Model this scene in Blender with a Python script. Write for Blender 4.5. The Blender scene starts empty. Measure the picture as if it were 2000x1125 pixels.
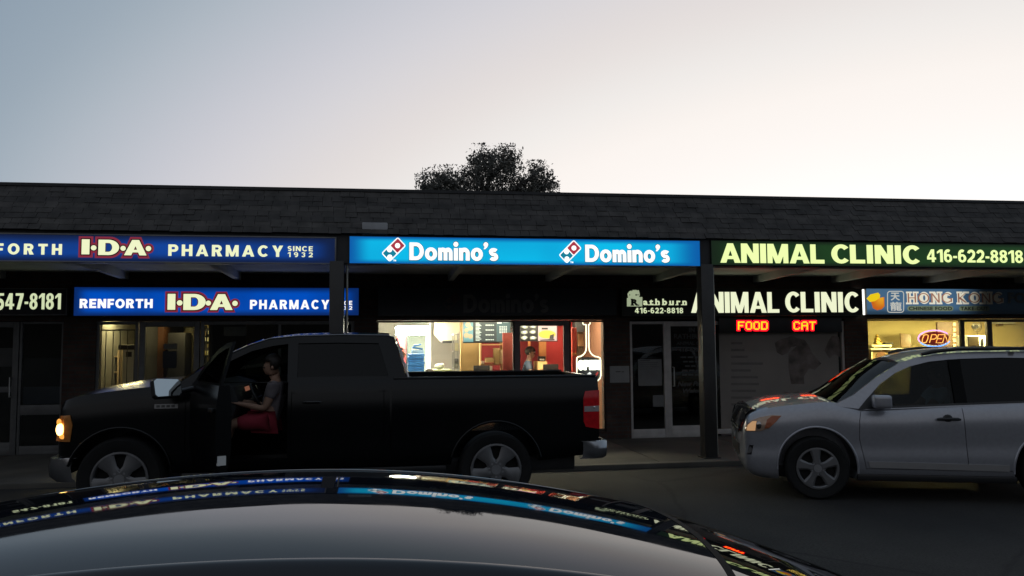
import bpy, bmesh, math, random
from mathutils import Vector, Matrix
from mathutils.geometry import delaunay_2d_cdt
from math import radians, sin, cos, atan, pi, sqrt

SC = bpy.context.scene
COL = SC.collection
R = random.Random(7)

# ------------------------------------------------------------------ camera
FPX, CAM_H = 1570.0, 1.8
YAW, PITCH, ROLL = radians(9.05), atan(109.5 / 1570.0), 0.0075
_fh = Vector((sin(YAW), cos(YAW), 0)); _r0 = Vector((cos(YAW), -sin(YAW), 0)); _z = Vector((0, 0, 1))
_f = _fh * cos(PITCH) + _z * sin(PITCH)
_u0 = -_fh * sin(PITCH) + _z * cos(PITCH)
_r = _r0 * cos(ROLL) - _u0 * sin(ROLL)
_u = _r0 * sin(ROLL) + _u0 * cos(ROLL)
EYE = Vector((0, 0, CAM_H))
cd = bpy.data.cameras.new('camera'); cam = bpy.data.objects.new('camera', cd); COL.objects.link(cam)
cd.sensor_width = 36; cd.lens = FPX / 2000 * 36; cd.clip_start = 0.05; cd.clip_end = 2000
cam.matrix_world = Matrix.Translation(EYE) @ Matrix((_r, _u, -_f)).transposed().to_4x4()
SC.camera = cam

# ------------------------------------------------------------------ view
SC.view_settings.view_transform = 'Standard'; SC.view_settings.look = 'None'
SC.view_settings.exposure = 0; SC.view_settings.gamma = 1
SC.cycles.use_denoising = True
SC.cycles.sample_clamp_indirect = 4
SC.cycles.max_bounces = 8; SC.cycles.transparent_max_bounces = 24

# ------------------------------------------------------------------ dusk sky: glow at the western horizon, blue grey overhead
W = bpy.data.worlds.new('World'); SC.world = W; W.use_nodes = True
wn, wl = W.node_tree.nodes, W.node_tree.links
bg = wn['Background']
tc = wn.new('ShaderNodeTexCoord')
mp = wn.new('ShaderNodeVectorMath'); mp.operation = 'MULTIPLY'; mp.inputs[1].default_value = (1, 1, 2.5)
ab = wn.new('ShaderNodeVectorMath'); ab.operation = 'NORMALIZE'
dt = wn.new('ShaderNodeVectorMath'); dt.operation = 'DOT_PRODUCT'
_s = _f * FPX + _r * 850 + _u * 130; _s.z = 0.0; _s.normalize()
dt.inputs[1].default_value = _s
ac = wn.new('ShaderNodeMath'); ac.operation = 'ARCCOSINE'
dv = wn.new('ShaderNodeMath'); dv.operation = 'DIVIDE'; dv.inputs[1].default_value = pi
rp = wn.new('ShaderNodeValToRGB')
SKY = [(0.0, (1.30, 1.25, 1.18)), (0.129, (1.04, 1.02, 1.0)), (0.204, (.98, .905, .855)), (0.233, (.871, .85, .83)), (0.263, (.784, .723, .701)), (0.292, (.685, .67, .70)), (0.318, (.578, .584, .644)),
       (0.345, (.435, .49, .55)), (0.368, (.325, .395, .465)), (0.40, (.245, .32, .405)), (0.44, (.215, .275, .345)), (0.50, (0.205, 0.25, 0.31)), (0.72, (0.27, 0.285, 0.31)), (1.0, (0.36, 0.34, 0.335))]
rp.color_ramp.interpolation = 'B_SPLINE'
while len(rp.color_ramp.elements) < len(SKY): rp.color_ramp.elements.new(0.5)
for e, (p, c) in zip(rp.color_ramp.elements, SKY):
    e.position = p; e.color = (c[0] / 1.3, c[1] / 1.3, c[2] / 1.3, 1)
bg.inputs['Strength'].default_value = 1.3
wl.new(tc.outputs['Generated'], mp.inputs[0]); wl.new(mp.outputs[0], ab.inputs[0]); wl.new(ab.outputs[0], dt.inputs[0])
wl.new(dt.outputs['Value'], ac.inputs[0]); wl.new(ac.outputs[0], dv.inputs[0]); wl.new(dv.outputs[0], rp.inputs[0])
# dark band added low opposite the sunset so shop windows reflect darkness
spz = wn.new('ShaderNodeSeparateXYZ'); nz = wn.new('ShaderNodeVectorMath'); nz.operation = 'NORMALIZE'
wl.new(tc.outputs['Generated'], nz.inputs[0]); wl.new(nz.outputs[0], spz.inputs[0])
lo = wn.new('ShaderNodeMapRange'); lo.interpolation_type = 'SMOOTHSTEP'; lo.inputs[1].default_value = .06; lo.inputs[2].default_value = .22; lo.inputs[3].default_value = 1; lo.inputs[4].default_value = 0
ea = wn.new('ShaderNodeMapRange'); ea.interpolation_type = 'SMOOTHSTEP'; ea.inputs[1].default_value = .1; ea.inputs[2].default_value = -.3; ea.inputs[3].default_value = 0; ea.inputs[4].default_value = 1
mm_ = wn.new('ShaderNodeMath'); mm_.operation = 'MULTIPLY'; mx_ = wn.new('ShaderNodeMix'); mx_.data_type = 'RGBA'; mx_.inputs[7].default_value = (.012, .012, .012, 1)
wl.new(spz.outputs[2], lo.inputs[0]); wl.new(dt.outputs['Value'], ea.inputs[0]); wl.new(lo.outputs[0], mm_.inputs[0]); wl.new(ea.outputs[0], mm_.inputs[1])
wl.new(mm_.outputs[0], mx_.inputs[0]); wl.new(rp.outputs[0], mx_.inputs[6]); wl.new(mx_.outputs[2], bg.inputs['Color'])

# ------------------------------------------------------------------ measuring: where a ray of the photograph meets a plane of the place
def ray(px, py): return _f * FPX + _r * (px - 1000) - _u * (py - 562.5)
def at(px, py, Y):
    v = ray(px, py); return EYE + v * (Y / v.y)
def atz(px, py, z):
    v = ray(px, py); return EYE + v * ((z - CAM_H) / v.z)

# ------------------------------------------------------------------ materials
MATS = {}
def mat(name, col, rough=0.6, metal=0.0, var=0.12, scale=6.0, bump=0.0, spec=0.5, coat=0.0, bscale=None):
    if name in MATS: return MATS[name]
    m = bpy.data.materials.new(name); m.use_nodes = True
    n, l = m.node_tree.nodes, m.node_tree.links
    b = n['Principled BSDF']
    b.inputs['Roughness'].default_value = rough; b.inputs['Metallic'].default_value = metal
    b.inputs['Specular IOR Level'].default_value = spec
    b.inputs['Coat Weight'].default_value = coat; b.inputs['Coat Roughness'].default_value = 0.04
    tx = n.new('ShaderNodeTexCoord'); no = n.new('ShaderNodeTexNoise'); no.inputs['Scale'].default_value = scale; no.inputs['Detail'].default_value = 5
    cr = n.new('ShaderNodeValToRGB')
    cr.color_ramp.elements[0].position = 0.3; cr.color_ramp.elements[1].position = 0.7
    cr.color_ramp.elements[0].color = tuple(max(0, c * (1 - var)) for c in col) + (1,)
    cr.color_ramp.elements[1].color = tuple(min(1, c * (1 + var)) for c in col) + (1,)
    l.new(tx.outputs['Object'], no.inputs['Vector']); l.new(no.outputs['Fac'], cr.inputs['Fac']); l.new(cr.outputs['Color'], b.inputs['Base Color'])
    if bump:
        n2 = n.new('ShaderNodeTexNoise'); n2.inputs['Scale'].default_value = bscale or scale * 12; n2.inputs['Detail'].default_value = 4
        bp = n.new('ShaderNodeBump'); bp.inputs['Strength'].default_value = bump; bp.inputs['Distance'].default_value = 0.01
        l.new(tx.outputs['Object'], n2.inputs['Vector']); l.new(n2.outputs['Fac'], bp.inputs['Height']); l.new(bp.outputs['Normal'], b.inputs['Normal'])
    MATS[name] = m; return m

def glow(name, col, strength=1.0):
    if name in MATS: return MATS[name]
    m = bpy.data.materials.new(name); m.use_nodes = True
    n, l = m.node_tree.nodes, m.node_tree.links
    b = n['Principled BSDF']; b.inputs['Base Color'].default_value = (col[0] * .3, col[1] * .3, col[2] * .3, 1); b.inputs['Roughness'].default_value = .4
    b.inputs['Emission Color'].default_value = (*col, 1); b.inputs['Emission Strength'].default_value = strength
    MATS[name] = m; return m

def lightbox(name, mid, edge, strength=1.0, xe=(.0, .06, .94, 1.0), ze=(0, .2, .8, 1), streak=0.0):
    """a translucent sign face lit by tubes inside: the light falls off towards its ends and edges"""
    if name in MATS: return MATS[name]
    m = bpy.data.materials.new(name); m.use_nodes = True
    n, l = m.node_tree.nodes, m.node_tree.links
    b = n['Principled BSDF']; b.inputs['Base Color'].default_value = (edge[0] * .2, edge[1] * .2, edge[2] * .2, 1); b.inputs['Roughness'].default_value = .35
    tx = n.new('ShaderNodeTexCoord'); sp = n.new('ShaderNodeSeparateXYZ'); l.new(tx.outputs['Generated'], sp.inputs[0])
    def tent(out, e):
        r = n.new('ShaderNodeValToRGB'); el = r.color_ramp.elements
        el[0].position = e[0]; el[0].color = (0, 0, 0, 1); el[1].position = e[1]; el[1].color = (1, 1, 1, 1)
        a = el.new(e[2]); a.color = (1, 1, 1, 1); c = el.new(min(1, e[3])); c.color = (0, 0, 0, 1)
        r.color_ramp.interpolation = 'EASE'
        l.new(out, r.inputs[0]); return r.outputs[0]
    mu = n.new('ShaderNodeMath'); mu.operation = 'MULTIPLY'
    l.new(tent(sp.outputs[0], xe), mu.inputs[0]); l.new(tent(sp.outputs[2], ze), mu.inputs[1])
    fac = mu.outputs[0]
    if streak:
        no = n.new('ShaderNodeTexNoise'); no.inputs['Scale'].default_value = 1.3; no.inputs['Detail'].default_value = 1
        l.new(tx.outputs['Object'], no.inputs['Vector'])
        ma = n.new('ShaderNodeMapRange'); ma.inputs[1].default_value = .3; ma.inputs[2].default_value = .65; ma.inputs[3].default_value = 1 - streak; ma.inputs[4].default_value = 1
        l.new(no.outputs['Fac'], ma.inputs[0])
        m2 = n.new('ShaderNodeMath'); m2.operation = 'MULTIPLY'; l.new(fac, m2.inputs[0]); l.new(ma.outputs[0], m2.inputs[1]); fac = m2.outputs[0]
    mx = n.new('ShaderNodeMix'); mx.data_type = 'RGBA'
    mx.inputs[6].default_value = (*edge, 1); mx.inputs[7].default_value = (*mid, 1)
    l.new(fac, mx.inputs[0]); l.new(mx.outputs[2], b.inputs['Emission Color']); b.inputs['Emission Strength'].default_value = strength
    MATS[name] = m; return m

def fading(name, col, x0, x1, strength=1.0, low=0.03, zlow=None):
    """sign film over a tube that only works at one end: bright at world x0, dying out at x1"""
    if name in MATS: return MATS[name]
    m = bpy.data.materials.new(name); m.use_nodes = True
    n, l = m.node_tree.nodes, m.node_tree.links
    b = n['Principled BSDF']; b.inputs['Base Color'].default_value = (*[c * .25 for c in col], 1)
    ge = n.new('ShaderNodeNewGeometry'); sp = n.new('ShaderNodeSeparateXYZ'); l.new(ge.outputs['Position'], sp.inputs[0])
    mr = n.new('ShaderNodeMapRange'); mr.interpolation_type = 'SMOOTHSTEP'
    mr.inputs[1].default_value = x0; mr.inputs[2].default_value = x1; mr.inputs[3].default_value = strength; mr.inputs[4].default_value = low
    l.new(sp.outputs[0], mr.inputs[0]); out = mr.outputs[0]
    if zlow:
        m2 = n.new('ShaderNodeMapRange'); m2.interpolation_type = 'SMOOTHSTEP'
        m2.inputs[1].default_value = zlow[0]; m2.inputs[2].default_value = zlow[1]; m2.inputs[3].default_value = zlow[2]; m2.inputs[4].default_value = 1
        l.new(sp.outputs[2], m2.inputs[0])
        mm = n.new('ShaderNodeMath'); mm.operation = 'MULTIPLY'; l.new(out, mm.inputs[0]); l.new(m2.outputs[0], mm.inputs[1]); out = mm.outputs[0]
    b.inputs['Emission Color'].default_value = (*col, 1); l.new(out, b.inputs['Emission Strength'])
    MATS[name] = m; return m

def glass(name, tint=(.9, .92, .9), ior=1.45, refl=.55):
    if name in MATS: return MATS[name]
    m = bpy.data.materials.new(name); m.use_nodes = True
    n, l = m.node_tree.nodes, m.node_tree.links
    n.remove(n['Principled BSDF']); o = n['Material Output']
    t = n.new('ShaderNodeBsdfTransparent'); t.inputs[0].default_value = (*tint, 1)
    g = n.new('ShaderNodeBsdfGlossy'); g.inputs['Roughness'].default_value = 0.01; g.inputs[0].default_value = (refl, refl, refl, 1)
    fr = n.new('ShaderNodeFresnel'); fr.inputs[0].default_value = ior
    mx = n.new('ShaderNodeMixShader'); l.new(fr.outputs[0], mx.inputs[0]); l.new(t.outputs[0], mx.inputs[1]); l.new(g.outputs[0], mx.inputs[2])
    l.new(mx.outputs[0], o.inputs['Surface']); MATS[name] = m; return m

def coursed(name, c1, c2, mortar, bw, bh, msize=.012, plane='XZ', bump=.5, rough=.85, squash=1.0):
    if name in MATS: return MATS[name]
    m = bpy.data.materials.new(name); m.use_nodes = True
    n, l = m.node_tree.nodes, m.node_tree.links
    b = n['Principled BSDF']; b.inputs['Roughness'].default_value = rough
    tx = n.new('ShaderNodeTexCoord'); sp = n.new('ShaderNodeSeparateXYZ'); cb = n.new('ShaderNodeCombineXYZ')
    l.new(tx.outputs['Object'], sp.inputs[0]); l.new(sp.outputs[0], cb.inputs[0]); l.new(sp.outputs[2 if plane == 'XZ' else 1], cb.inputs[1])
    br = n.new('ShaderNodeTexBrick'); br.inputs['Scale'].default_value = 1
    br.inputs['Brick Width'].default_value = bw; br.inputs['Row Height'].default_value = bh; br.inputs['Mortar Size'].default_value = msize
    br.inputs['Color1'].default_value = (*c1, 1); br.inputs['Color2'].default_value = (*c2, 1); br.inputs['Mortar'].default_value = (*mortar, 1)
    no = n.new('ShaderNodeTexNoise'); no.inputs['Scale'].default_value = 3.0; no.inputs['Detail'].default_value = 6
    mr = n.new('ShaderNodeMapRange'); mr.inputs[1].default_value = .3; mr.inputs[2].default_value = .7; mr.inputs[3].default_value = .6; mr.inputs[4].default_value = 1.3
    vm = n.new('ShaderNodeVectorMath'); vm.operation = 'SCALE'
    l.new(cb.outputs[0], br.inputs['Vector']); l.new(tx.outputs['Object'], no.inputs['Vector']); l.new(no.outputs['Fac'], mr.inputs[0])
    l.new(br.outputs['Color'], vm.inputs[0]); l.new(mr.outputs[0], vm.inputs['Scale']); l.new(vm.outputs[0], b.inputs['Base Color'])
    bp = n.new('ShaderNodeBump'); bp.inputs['Strength'].default_value = bump; bp.inputs['Distance'].default_value = .012; bp.invert = True
    l.new(br.outputs['Fac'], bp.inputs['Height']); l.new(bp.outputs['Normal'], b.inputs['Normal'])
    MATS[name] = m; return m

ALU = lambda: mat('aluminium frame', (.22, .22, .215), .45, .6, .15, 3)
BLACKPL = lambda: mat('black plastic', (.012, .012, .013), .4, 0, .2)
RUBBER = lambda: mat('tyre rubber', (.004, .004, .004), .85, 0, .3, 20, .3)
WHITEPAPER = lambda: mat('white paper', (.62, .62, .6), .8, 0, .06, 4)
DARKMET = lambda: mat('dark painted steel', (.03, .03, .032), .5, .2, .2)

# ------------------------------------------------------------------ mesh helpers
class MB:
    def __init__(s): s.v, s.f = [], []
    def add(s, vs, fs):
        o = len(s.v); s.v += [tuple(v) for v in vs]; s.f += [tuple(i + o for i in f) for f in fs]; return s
    def box(s, x0, x1, y0, y1, z0, z1):
        x0, x1 = sorted((x0, x1)); y0, y1 = sorted((y0, y1)); z0, z1 = sorted((z0, z1))
        return s.add([(x0, y0, z0), (x1, y0, z0), (x1, y1, z0), (x0, y1, z0), (x0, y0, z1), (x1, y0, z1), (x1, y1, z1), (x0, y1, z1)],
                     [(0, 3, 2, 1), (4, 5, 6, 7), (0, 1, 5, 4), (1, 2, 6, 5), (2, 3, 7, 6), (3, 0, 4, 7)])
    def prism(s, poly, y0, y1):           # polygon in (x,z) run along y
        n = len(poly)
        vs = [(x, y0, z) for x, z in poly] + [(x, y1, z) for x, z in poly]
        return s.add(vs, [tuple(range(n)), tuple(range(2 * n - 1, n - 1, -1))] + [(i, i + n, (i + 1) % n + n, (i + 1) % n) for i in range(n)])
    def cyl(s, c, axis, r, h, n=20, r2=None):  # centre, axis vector, radius, full length
        a = Vector(axis).normalized(); t = a.orthogonal().normalized(); b = a.cross(t); c = Vector(c); r2 = r if r2 is None else r2
        vs = []
        for k, rr in ((-.5, r), (.5, r2)):
            for i in range(n):
                w = 2 * pi * i / n; vs.append(c + a * h * k + (t * cos(w) + b * sin(w)) * rr)
        return s.add(vs, [tuple(range(n - 1, -1, -1)), tuple(range(n, 2 * n))] + [(i, (i + 1) % n, (i + 1) % n + n, i + n) for i in range(n)])
    def tube(s, pts, r, n=8, closed=False):
        pts = [Vector(p) for p in pts]; N = len(pts); rings = []
        up = None
        for i, p in enumerate(pts):
            a = pts[(i - 1) % N] if (closed or i > 0) else p; b = pts[(i + 1) % N] if (closed or i < N - 1) else p
            t = (b - a).normalized()
            if up is None: up = t.orthogonal().normalized()
            up = (up - t * up.dot(t)); up = up.normalized() if up.length > 1e-6 else t.orthogonal().normalized()
            w = t.cross(up); rr = r[i] if isinstance(r, (list, tuple)) else r
            rings.append([p + (up * cos(2 * pi * k / n) + w * sin(2 * pi * k / n)) * rr for k in range(n)])
        vs = [q for g in rings for q in g]; fs = []
        for i in range(N if closed else N - 1):
            j = (i + 1) % N
            for k in range(n): fs.append((i * n + k, i * n + (k + 1) % n, j * n + (k + 1) % n, j * n + k))
        if not closed: fs += [tuple(range(n - 1, -1, -1)), tuple((N - 1) * n + k for k in range(n))]
        return s.add(vs, fs)
    def lathe(s, prof, c, axis=(0, 1, 0), n=40, closed=True):   # prof: (radius, offset along axis)
        a = Vector(axis).normalized(); t = a.orthogonal().normalized(); b = a.cross(t); c = Vector(c); m = len(prof); vs = []
        for i in range(n):
            w = 2 * pi * i / n; d = t * cos(w) + b * sin(w)
            vs += [c + d * r + a * h for r, h in prof]
        fs = []
        for i in range(n):
            j = (i + 1) % n
            for k in range(m if closed else m - 1):
                q = (k + 1) % m; fs.append((i * m + k, j * m + k, j * m + q, i * m + q))
        return s.add(vs, fs)
    def ball(s, c, r, n=14, sq=(1, 1, 1)):
        c = Vector(c); vs = []; m = n // 2
        for i in range(m + 1):
            th = pi * i / m
            for k in range(n): ph = 2 * pi * k / n; vs.append(c + Vector((r * sq[0] * sin(th) * cos(ph), r * sq[1] * sin(th) * sin(ph), r * sq[2] * cos(th))))
        return s.add(vs, [(i * n + k, i * n + (k + 1) % n, (i + 1) * n + (k + 1) % n, (i + 1) * n + k) for i in range(m) for k in range(n)])
    def grid(s, rows, thick=None):
        """rows of points -> sheet; thick: vector offset making it a closed slab"""
        m, n = len(rows), len(rows[0]); vs = [Vector(p) for r in rows for p in r]
        fs = [(i * n + k, i * n + k + 1, (i + 1) * n + k + 1, (i + 1) * n + k) for i in range(m - 1) for k in range(n - 1)]
        if thick is None: return s.add(vs, fs)
        o = m * n; t = Vector(thick)
        rim = [k for k in range(n)] + [i * n + n - 1 for i in range(1, m)] + [(m - 1) * n + k for k in range(n - 2, -1, -1)] + [i * n for i in range(m - 2, 0, -1)]
        f2 = [tuple(o + i for i in reversed(f)) for f in fs]
        f3 = [(rim[i], o + rim[i], o + rim[(i + 1) % len(rim)], rim[(i + 1) % len(rim)]) for i in range(len(rim))]
        return s.add(vs + [v + t for v in vs], fs + f2 + f3)
    def build(s, name, material, parent=None, smooth=None, bevel=0.0, origin=None, seg=2):
        me = bpy.data.meshes.new(name); bm = bmesh.new()
        o = Vector(origin) if origin is not None else Vector((0, 0, 0))
        vv = [bm.verts.new(Vector(p) - o) for p in s.v]
        for f in s.f:
            if len(set(f)) < 3: continue
            try: bm.faces.new([vv[i] for i in f])
            except ValueError: pass
        bmesh.ops.remove_doubles(bm, verts=bm.verts, dist=1e-6)
        bmesh.ops.recalc_face_normals(bm, faces=bm.faces)
        if bevel:
            es = [e for e in bm.edges if len(e.link_faces) == 2 and e.calc_face_angle(0) > .5]
            try: bmesh.ops.bevel(bm, geom=es, offset=bevel, segments=seg, affect='EDGES', profile=.6)
            except Exception: pass
        bm.to_mesh(me); bm.free()
        return link(name, me, material, parent, smooth if smooth is not None else (35 if bevel else None), o)

def link(name, me, material, parent=None, smooth=None, origin=None):
    ob = bpy.data.objects.new(name, me); COL.objects.link(ob)
    if material: me.materials.append(material)
    if smooth:
        for p in me.polygons: p.use_smooth = True
        me.set_sharp_from_angle(angle=radians(smooth))
    if origin is not None: ob.location = origin
    if parent is not None:
        ob.parent = parent
        ob.location = ob.location - parent_world(parent)
    return ob

def parent_world(p):
    w = Vector(p.location)
    while p.parent: p = p.parent; w += Vector(p.location)
    return w

def tag(o, label=None, cat=None, group=None, kind=None):
    if label: o['label'] = label
    if cat: o['category'] = cat
    if group: o['group'] = group
    if kind: o['kind'] = kind
    return o
def empty(name, loc, label=None, cat=None, group=None):
    o = bpy.data.objects.new(name, None); COL.objects.link(o); o.location = loc; o.empty_display_size = .2
    return tag(o, label, cat, group)

def pbox(name, px0, px1, py0, py1, Y, depth, m, parent=None, bevel=.004):
    """box whose front face stands at distance Y and spans that part of the view, running back by depth"""
    a, b = at(px0, py0, Y), at(px1, py1, Y)
    c = ((a.x + b.x) / 2, Y + depth / 2, (a.z + b.z) / 2)
    return MB().box(a.x, b.x, Y, Y + depth, b.z, a.z).build(name, m, parent, bevel=bevel, origin=c)

def inpoly(p, poly):
    x, y = p; c = False; j = len(poly) - 1
    for i in range(len(poly)):
        (xi, yi), (xj, yj) = poly[i], poly[j]
        if (yi > y) != (yj > y) and x < (xj - xi) * (y - yi) / (yj - yi) + xi: c = not c
        j = i
    return c
def densify(poly, d):
    out = []
    for i in range(len(poly)):
        a, b = Vector(poly[i]), Vector(poly[(i + 1) % len(poly)]); k = max(1, int((b - a).length / d))
        out += [tuple(a + (b - a) * t / k) for t in range(k)]
    return out
def patch(mb, outer, holes, fn, thick, step=.08):
    """plate with holes drawn in side view (x,z), laid on the surface y=fn(x,z); thick = vector"""
    loops = [densify(outer, step)] + [densify(h, step) for h in holes]
    vs, es = [], []
    for lp in loops:
        o = len(vs); vs += [Vector(p) for p in lp]; es += [(o + i, o + (i + 1) % len(lp)) for i in range(len(lp))]
    xs = [p[0] for p in loops[0]]; zs = [p[1] for p in loops[0]]
    x = min(xs) + step * .5
    while x < max(xs):
        z = min(zs) + step * .5
        while z < max(zs):
            if inpoly((x, z), loops[0]) and not any(inpoly((x, z), h) for h in loops[1:]):
                if min((Vector((x, z)) - v).length for v in vs[:len(es)]) > step * .4: vs.append(Vector((x, z)))
            z += step
        x += step
    V, E, F, *_ = delaunay_2d_cdt(vs, es, [], 0, 1e-5)
    tri = []
    for f in F:
        c = sum((V[i] for i in f), Vector((0, 0))) / len(f)
        if inpoly(c, loops[0]) and not any(inpoly(c, h) for h in loops[1:]): tri.append(tuple(f))
    n = len(V); t = Vector(thick)
    P = [Vector((p.x, fn(p.x, p.y), p.y)) for p in V]
    cnt = {}
    for f in tri:
        for i in range(3):
            e = (f[i], f[(i + 1) % 3]); cnt[e] = 1
    rim = [e for e in cnt if (e[1], e[0]) not in cnt]
    mb.add(P + [p + t for p in P], tri + [tuple(n + i for i in reversed(f)) for f in tri] + [(a, a + n, b + n, b) for a, b in rim])
    return mb

def interp(keys, x):
    """monotone-ish smooth interpolation of [(x, value), ...]"""
    if x <= keys[0][0]: return keys[0][1]
    if x >= keys[-1][0]: return keys[-1][1]
    for i in range(len(keys) - 1):
        x0, a = keys[i]; x1, b = keys[i + 1]
        if x0 <= x <= x1:
            t = (x - x0) / (x1 - x0); h = x1 - x0
            def sl(j):
                if j <= 0: return (keys[1][1] - keys[0][1]) / (keys[1][0] - keys[0][0])
                if j >= len(keys) - 1: return (keys[-1][1] - keys[-2][1]) / (keys[-1][0] - keys[-2][0])
                s0 = (keys[j][1] - keys[j - 1][1]) / (keys[j][0] - keys[j - 1][0]); s1 = (keys[j + 1][1] - keys[j][1]) / (keys[j + 1][0] - keys[j][0])
                return 0 if s0 * s1 <= 0 else 2 * s0 * s1 / (s0 + s1)
            m0, m1 = sl(i) * h, sl(i + 1) * h
            return (2 * t**3 - 3 * t**2 + 1) * a + (t**3 - 2 * t**2 + t) * m0 + (-2 * t**3 + 3 * t**2) * b + (t**3 - t**2) * m1

def cut(obj, cutters):
    """carve real openings (wheel arches, door gaps) out of a closed body, one after the other"""
    for mb in cutters:
        me = bpy.data.meshes.new('tmp'); me.from_pydata(mb.v, [], mb.f); bm = bmesh.new(); bm.from_mesh(me); bmesh.ops.recalc_face_normals(bm, faces=bm.faces); bm.to_mesh(me); bm.free()
        c = bpy.data.objects.new('tmp', me); COL.objects.link(c); c.parent = obj.parent; c.location = obj.location
        md = obj.modifiers.new('b', 'BOOLEAN'); md.operation = 'DIFFERENCE'; md.solver = 'EXACT'; md.object = c
        dg = bpy.context.evaluated_depsgraph_get(); dg.update()
        new = bpy.data.meshes.new_from_object(obj.evaluated_get(dg)); obj.modifiers.clear(); bpy.data.objects.remove(c)
        if len(new.polygons) > .6 * len(obj.data.polygons): nm = obj.data.name; obj.data = new; new.name = nm
        else: print('cut skipped on', obj.name)
    me = obj.data
    for p in me.polygons: p.use_smooth = True
    me.set_sharp_from_angle(angle=radians(38))
    return obj

def text_mesh(s, off=0.0, space=1.0, res=3, shear=0.0):
    cu = bpy.data.curves.new('t', 'FONT'); cu.body = s; cu.size = 1; cu.offset = off; cu.space_character = space; cu.resolution_u = res; cu.extrude = .02; cu.shear = shear
    ob = bpy.data.objects.new('t', cu); COL.objects.link(ob)
    dg = bpy.context.evaluated_depsgraph_get(); dg.update()
    me = bpy.data.meshes.new_from_object(ob.evaluated_get(dg))
    v = [tuple(x.co) for x in me.vertices]; f = [tuple(p.vertices) for p in me.polygons]
    bpy.data.objects.remove(ob); bpy.data.curves.remove(cu); bpy.data.meshes.remove(me)
    return v, f
def lettering(mb, s, px0, px1, pt, pb, Y, off=0.02, space=1.0, grow=0.0, thick=.006, shear=0.0):
    """lettering standing on the plane Y; pt, pb = its top and bottom as seen at its left end"""
    v, f = text_mesh(s, off, space, 3, shear)
    xs = [p[0] for p in v]; ys = [p[1] for p in v]; a, b = at(px0, pt, Y), at(px0, pb, Y); x1 = at(px1, pt, Y).x
    L, Rr, T, B = a.x - grow, x1 + grow, a.z + grow, b.z - grow
    sx = (Rr - L) / (max(xs) - min(xs)); sz = (T - B) / (max(ys) - min(ys))
    mb.add([(L + (p[0] - min(xs)) * sx, Y - (thick if p[2] > 0 else 0), B + (p[1] - min(ys)) * sz) for p in v], f)
    return mb
def disc(mb, px, py, rpx, Y, thick=.006, n=20, grow=0):
    c = at(px, py, Y); r = (at(px + rpx, py, Y) - c).length + grow
    return mb.cyl((c.x, Y - thick / 2, c.z), (0, 1, 0), r, thick, n)
def ppoly(mb, pts, Y, thick=.006):
    P = [at(x, y, Y) for x, y in pts]; return mb.prism([(p.x, p.z) for p in P], Y - thick, Y)

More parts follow.
